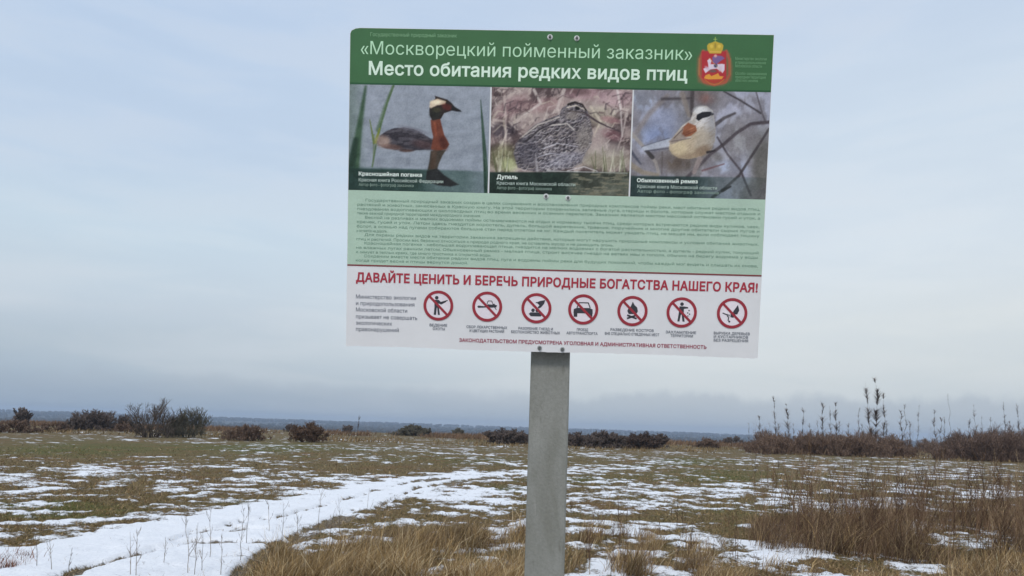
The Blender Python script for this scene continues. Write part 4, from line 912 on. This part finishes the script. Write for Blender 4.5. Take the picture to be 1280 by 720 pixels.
# bare shrubs
def shrub_segs(h, w, seed, stems=9, depth=4, r=0.03, fan=1.0):
    q = random.Random(seed); seg = []
    def grow(p, d, l, r_, k):
        n = 2; 
        for i in range(n):
            e = Vector(d).normalized() + Vector((q.gauss(0, 0.16), q.gauss(0, 0.16), q.gauss(0.03, 0.08))); e.normalize()
            p2 = p + e*l/n; seg.append((tuple(p), tuple(p2), r_*(1-0.2*i), r_*(0.8-0.2*i), k)); p = p2; d = e
            if k > 0:
                for _ in range(2 if i == 0 else 3):
                    s_ = Vector((q.gauss(0, 0.75), q.gauss(0, 0.75), q.uniform(0.1, 0.75))); e2 = (Vector(d)*0.75+s_*0.75).normalized()
                    if q.random() < 0.92: grow(p.copy(), e2, l*q.uniform(0.5, 0.78), r_*0.52, k-1)
    for i in range(stems):
        a = q.uniform(0, 2*math.pi); s = q.uniform(0.1, 1.0)*fan
        d = Vector((math.cos(a)*s*w/h*0.8, math.sin(a)*s*w/h*0.5, 1.0)).normalized()
        grow(Vector((math.cos(a)*w*0.16*s, math.sin(a)*w*0.1*s, -0.05)), d, h*q.uniform(0.30, 0.46), r*q.uniform(0.6, 1.1), depth)
    for _ in range(stems*3):             # low side shoots that close the foot of the shrub
        a = q.uniform(0, 2*math.pi); rr = q.uniform(0.1, 0.48)*w
        grow(Vector((math.cos(a)*rr, math.sin(a)*rr*0.6, -0.05)), Vector((q.gauss(0, 0.3), q.gauss(0, 0.3), 1)), h*q.uniform(0.10, 0.20), r*0.35, min(depth-1, 2))
    return seg
def shrub(px, base, wpx, top, label, cols, seed, stems=9, depth=3, twig=0.012, name='bare_shrub', cat='shrub', group=None, lat=1.0, limb=0.035):
    p = at(px, base); D = math.hypot(p[0], p[1]); h = (base-top)/FPX*D; w = wpx/FPX*D
    seg = shrub_segs(h, w, seed, stems, depth, limb)
    A0, A1, r0, r1 = seg_arrays(seg); lv = np.array([s[4] for s in seg])
    # fit the crown to its real height and spread
    allp = np.concatenate([A0, A1]); zt = np.percentile(A1[:, 2], 99.9)*1.02; xw = np.percentile(np.abs(A1[:, 0]), 99.3)*2
    sc = np.array([w/xw, w/xw*0.9, h/zt]); A0 = A0*sc; A1 = A1*sc
    r0 = np.maximum(r0, twig); r1 = np.maximum(r1, twig*0.6)
    o = thing(name, tuple(p), label, cat, group, rz=-math.atan2(p[0], p[1]))
    thick = (lv >= depth-1)
    for nm, k_ in (('limbs', thick), ('crown', ~thick)):
        if not k_.any(): continue
        V, Q = tubes(A0[k_], A1[k_], r0[k_], r1[k_])
        cc_ = palette(cols, int(k_.sum()), 0.10); w_ = link(nm, mesh_np(nm, V, Q, [M_TWIG], colors=np.clip(np.repeat(cc_, 6, axis=0), 0.004, 1)), o); w_['kind'] = 'stuff'
    return o
DK = [(98, 88, 84), (84, 76, 74), (114, 102, 94)]; DKG_ = [(94, 92, 80), (82, 82, 74), (108, 102, 88)]; RD = [(110, 92, 80), (96, 80, 70), (126, 106, 92)]
shrub(190, 547, 56, 501, 'largest bare grey shrub standing tall on the left horizon', [(92, 84, 78), (76, 70, 66), (108, 98, 90)], 1, 11, 3, 0.011, limb=0.07)
shrub(234, 547, 44, 511, 'dense dark shrub right beside the largest bare shrub', DKG_, 2, 16, 3, 0.015)
shrub(212, 546, 30, 522, 'low dark shrub filling the gap between the two tallest shrubs', DKG_, 3, 10, 3, 0.02)
shrub(114, 538, 50, 515, 'wide dark domed shrub on the far left horizon', DK, 4, 22, 3, 0.03)
shrub(146, 538, 28, 516, 'small dark shrub with pointed top right of the wide domed one', DK, 5, 10, 3, 0.03)
shrub(92, 538, 30, 520, 'low dark shrub at the left end of the wide domed one', DK, 6, 10, 3, 0.03)
shrub(27, 533, 16, 513, 'upright dark bush at the far left edge of the horizon', DK, 7, 12, 3, 0.05)
shrub(22, 541, 44, 527, 'reddish brown low scrub at the far left edge below the upright bush', RD, 8, 14, 3, 0.03)
shrub(66, 539, 40, 528, 'thin reddish scrub left of the wide domed shrub', RD, 9, 10, 3, 0.03)
shrub(160, 540, 50, 528, 'low brown scrub left of the largest bare shrub', RD, 10, 14, 3, 0.03)
shrub(307, 551, 54, 531, 'reddish brown low scrub right of the two tall shrubs', RD, 11, 20, 3, 0.022)
shrub(387, 553, 46, 528, 'brown rounded shrub between the tall shrubs and the post', [(104, 86, 72), (88, 72, 62), (118, 96, 80)], 12, 16, 4, 0.018)
shrub(365, 540, 20, 530, 'faint small bush left of the brown rounded shrub', DK, 13, 8, 3, 0.04)
shrub(434, 541, 12, 531, 'tiny dark round bush left of the slender bare sapling', DK, 14, 10, 3, 0.05)
shrub(518, 545, 52, 531, 'dark dome shaped bush on the horizon left of the board post', DKG_, 15, 26, 4, 0.05)
shrub(572, 545, 32, 535, 'low flat dark bush halfway between dome bush and post', DKG_, 16, 18, 3, 0.05)
shrub(630, 555, 50, 535, 'dark bush partly hidden by the left side of the post', DK, 17, 20, 4, 0.035)
shrub(656, 555, 36, 538, 'dark scrub passing behind the post', DK, 18, 14, 3, 0.035)
shrub(724, 558, 34, 540, 'dark bush just right of the post', DK, 19, 16, 4, 0.03)
shrub(762, 560, 50, 539, 'dense dark brown bush second to the right of the post', DK, 20, 20, 4, 0.028)
shrub(800, 561, 48, 540, 'dense dark brown bush third to the right of the post', [(90, 74, 66), (76, 66, 62)], 21, 20, 4, 0.028)
shrub(822, 560, 28, 542, 'dark rounded bush at the right end of the bush row right of the post', DK, 22, 12, 4, 0.028)
shrub(884, 560, 34, 547, 'low brown bush standing alone between bush row and weed thicket', RD, 23, 14, 3, 0.03)
shrub(914, 556, 40, 545, 'low dark bush just left of the tall stalk thicket', DK, 24, 16, 3, 0.045)
shrub(742, 560, 26, 544, 'small dark bush squeezed between first two bushes right of the post', DK, 25, 12, 3, 0.03)
# slender sapling beyond the meadow
sp = at(447, 545); Ds = math.hypot(sp[0], sp[1]); o = thing('bare_sapling', tuple(sp), 'slender bare sapling alone on the horizon left of the dome bush', 'tree')
sg = weed_segments(26/FPX*Ds, 0.7, 12, 0.05, 5)
V, Q = tubes(*seg_arrays(sg[:6])); link('trunk', mesh_np('trunk', V, Q, [M_TWIG], colors=np.tile(palette(DK, 1)[0], (len(V), 1))), o)
V, Q = tubes(*seg_arrays(sg[6:])); link('crown', mesh_np('crown', V, Q, [M_TWIG], colors=np.tile(palette(DK, 1)[0], (len(V), 1))), o)

# right hand thickets of low scrub and the tall stalks rising from them
def thicket(x0, x1, base, top, n, label, cols, seed, w=26):
    bag_ = Bag(); q = random.Random(seed); p0 = at((x0+x1)/2, base)
    for i in range(n):
        px = q.uniform(x0, x1); b_ = base+(px-(x0+x1)/2)*0.0305+q.uniform(-5, 0.5); p = at(px, b_); D = math.hypot(p[0], p[1])
        edge = min(1.0, 0.45+min(px-x0, x1-px)/40)
        h = (base-top)/FPX*D*q.uniform(0.6, 1.08)*edge; seg = shrub_segs(h, w/FPX*D*q.uniform(0.7, 1.3), seed*100+i, 7, 3, 0.025)
        A0, A1, r0, r1 = seg_arrays(seg); zt = np.percentile(A1[:, 2], 98); sc = np.array([1, 1, h/zt]); off = p-p0
        V, Q = tubes(A0*sc+off, A1*sc+off, np.maximum(r0, 0.015), np.maximum(r1, 0.010)); bag_.add(V, Q, None, np.repeat(palette(cols, len(A0), 0.1), 6, axis=0))
    me = bag_.mesh('thicket', M_TWIG)
    o = link('thicket', me, kind='stuff', label=label); o.location = tuple(p0); return o
SC = [(122, 102, 88), (104, 88, 78), (142, 120, 102), (112, 92, 82)]
thicket(934, 1142, 570, 547, 75, 'long belt of reddish brown scrub under the tall stalks', SC, 31)
thicket(1176, 1330, 577, 548, 52, 'dark brown scrub at the right edge of the photograph', [(112, 94, 84), (96, 82, 76), (130, 108, 94)], 32)
thicket(1138, 1182, 567, 553, 10, 'low sparse scrub between the two right hand thickets', SC, 33)
for (x0_, x1_, n_) in ((938, 1142, 120), (1160, 1300, 70)):
    xq = rng.uniform(x0_, x1_, n_); yq = 563+(xq-1040)*0.0305+rng.uniform(-3, 3, n_)
    link('fine_weeds', weed_bag(xq, yq, 1.9, 3.6, [(124, 108, 96), (108, 94, 86), (144, 126, 110)], 0.55).mesh('fine_weeds', M_PLANT), kind='stuff', label='fine dead weeds among the tall stalks over the ' + ('long scrub belt' if x0_ < 1000 else 'scrub at the right edge'))
def stalk(px, base, top, wpx, seed, dense=1.0, lean=0.0, label=''):
    q = random.Random(seed); p = at(px, base); D = math.hypot(p[0], p[1]); h = (base-top)/FPX*D; w = wpx/FPX*D
    o = thing('dry_stalk', tuple(p), label, 'dry stalk', 'tall dry stalks on the right horizon', rz=-math.atan2(p[0], p[1]))
    n = 7; pts = [np.array([lean*h*(i/n)**1.5+q.gauss(0, 0.03)*h*(i > 0)*0.5, 0, h*i/n]) for i in range(n+1)]
    P0, P1 = np.array(pts[:-1]), np.array(pts[1:]); rr_ = np.linspace(0.018, 0.006, n+1)
    V, Q = tubes(P0, P1, rr_[:-1], rr_[1:]); link('stem', mesh_np('stem', V, Q, [M_TWIG], colors=np.tile(palette([(86, 74, 68)], 1)[0], (len(V), 1))), o)
    m = int(170*dense*h/5); f = np.array([v for v in (q.uniform(0.12, 0.99) for _ in range(m*3)) if math.sin(23*v+seed)+0.6*math.sin(41*v+2*seed) > -0.45][:m]); m = len(f); B = np.stack([np.interp(f, np.linspace(0, 1, n+1), np.array(pts)[:, k_]) for k_ in range(3)], -1)
    th = rng.uniform(0, 2*math.pi, m); up = unit(np.stack([np.cos(th)*0.75, np.sin(th)*0.75, np.ones(m)], -1)); side = np.stack([-np.sin(th), np.cos(th), np.zeros(m)], -1)
    clus = 0.35+1.1*np.array([abs(math.sin(11*v+seed)) for v in f])
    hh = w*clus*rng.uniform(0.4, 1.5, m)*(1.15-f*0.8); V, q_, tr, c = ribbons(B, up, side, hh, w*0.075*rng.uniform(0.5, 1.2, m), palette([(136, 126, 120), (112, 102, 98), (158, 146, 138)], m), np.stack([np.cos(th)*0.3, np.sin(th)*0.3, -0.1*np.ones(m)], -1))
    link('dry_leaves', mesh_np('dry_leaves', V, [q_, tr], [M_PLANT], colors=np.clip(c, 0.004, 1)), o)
for i, (px, top, w_, dn, ln) in enumerate([(936, 530, 4, .6, 0), (949, 522, 7, 1.0, 0), (961, 530, 4, .5, 0), (969, 499, 6, 1.1, -.03), (973, 530, 6, .8, 0), (985, 509, 7, 1.1, -.04), (992, 532, 5, .7, 0), (1003, 513, 6, 1.1, 0),
        (1012, 532, 6, .8, 0), (1022, 528, 5, .7, 0), (1029, 506, 7, 1.2, -.03), (1037, 512, 5, .8, 0), (1045, 509, 7, 1.1, -.02), (1049, 530, 5, .7, 0), (1061, 532, 6, .7, 0), (1073, 516, 5, .8, 0), (1077, 532, 5, .6, 0),
        (1089, 487, 8, 1.2, -.10), (1096, 483, 9, 1.6, -.02), (1104, 500, 7, 1.0, .02), (1107, 530, 6, .8, .03), (1127, 520, 7, 1.1, 0), (1131, 512, 5, .6, .02), (1137, 530, 6, .7, 0), (1146, 514, 4, .6, .04),
        (1170, 520, 6, .9, -.04), (1176, 528, 6, .8, 0), (1181, 528, 5, .8, 0), (1190, 503, 3, .35, -.04), (1212, 530, 6, .7, 0), (1222, 516, 5, .5, -.05), (1226, 528, 4, .5, .03), (1239, 530, 5, .6, 0),
        (1258, 514, 5, .8, -.05), (1262, 534, 6, .8, 0), (1276, 516, 5, .9, -.06)]):
    stalk(px, 566+(px-1040)*0.0305, top, w_, 500+i, dn, ln,
          {1096: 'tallest and leafiest dry stalk rising from the scrub on the right horizon', 1089: 'leaning dry stalk touching the left side of the tallest one', 1104: 'dry stalk close on the right of the tallest one', 1190: 'thin bare stalk standing taller than its neighbours in the right gap'}.get(px, ('tall' if top < 515 else 'medium' if top < 525 else 'short') + ' dry stalk over the right scrub, ' + place_word(i, 36)))
# far woodland belts
bag = Bag()
def belt(r0, r1, a0, a1, n, h0, h1, thr, seed):
    a = rng.uniform(a0, a1, n); r = rng.uniform(r0, r1, n); x = r*np.sin(a); y = r*np.cos(a)
    k = fbm(x*0.004+seed, y*0.004, 3, seed) > thr; x, y, r = x[k], y[k], r[k]; z = terrain_z(x, y); m = len(x)
    h = rng.uniform(h0, h1, m); w = h*rng.uniform(0.7, 1.3, m)
    # crowns: uneven six sided bodies
    ang_ = np.linspace(0, 2*math.pi, 6, endpoint=False); ring1 = []; V = []
    for lv, (fr, fz) in enumerate(((0.35, 0.0), (0.62, 0.45), (0.35, 0.85))):
        for t_ in ang_: V.append(np.stack([x+np.cos(t_)*w*fr*rng.uniform(0.7, 1.3, m), y+np.sin(t_)*w*fr*rng.uniform(0.7, 1.3, m), z+h*fz*rng.uniform(0.9, 1.1, m)], -1))
    V.append(np.stack([x, y, z+h], -1)); V = np.stack(V, 1).reshape(-1, 3); i = np.arange(m)[:, None]*19; q = []; tr = []
    for lv in (0, 6):
        for j in range(6): q.append(i+np.array([[lv+j, lv+(j+1) % 6, lv+6+(j+1) % 6, lv+6+j]]))
    for j in range(6): tr.append(i+np.array([[12+j, 12+(j+1) % 6, 18]]))
    c = np.repeat(palette([(54, 54, 50), (64, 60, 52), (46, 50, 48)], m), 19, axis=0); bag.add(V, np.concatenate(q), np.concatenate(tr), c)
belt(900, 1500, -0.85, 0.85, 2500, 4, 8, 0.52, 3); belt(1500, 2400, -0.85, 0.85, 4500, 5, 9, 0.48, 4); belt(2400, 3600, -0.85, 0.85, 6500, 6, 11, 0.45, 5)
link('distant_woodland', bag.mesh('distant_woodland', M_TWIG), kind='stuff', label='dark belts of far woodland along the horizon')

# ------------------------------------------------------------------ air
Vb, Qb = boxes([(-4300, 4300, -4300, 4300, -20, 36)])
me = bpy.data.meshes.new('haze'); me.from_pydata(Vb, [], Qb); me.update()
mh = bpy.data.materials.new('haze_air'); mh.use_nodes = True; t = mh.node_tree; t.nodes.clear()
oo = nd(t, 'ShaderNodeOutputMaterial'); pv = nd(t, 'ShaderNodeVolumePrincipled'); pv.inputs['Density'].default_value = 0.00032; pv.inputs['Color'].default_value = (0.60, 0.74, 0.95, 1)
t.links.new(pv.outputs[0], oo.inputs['Volume'])
link('haze', me, mat=mh, kind='stuff', label='thin bluish winter haze over the plain')
S.cycles.use_denoising = True
S.cycles.max_bounces = 6
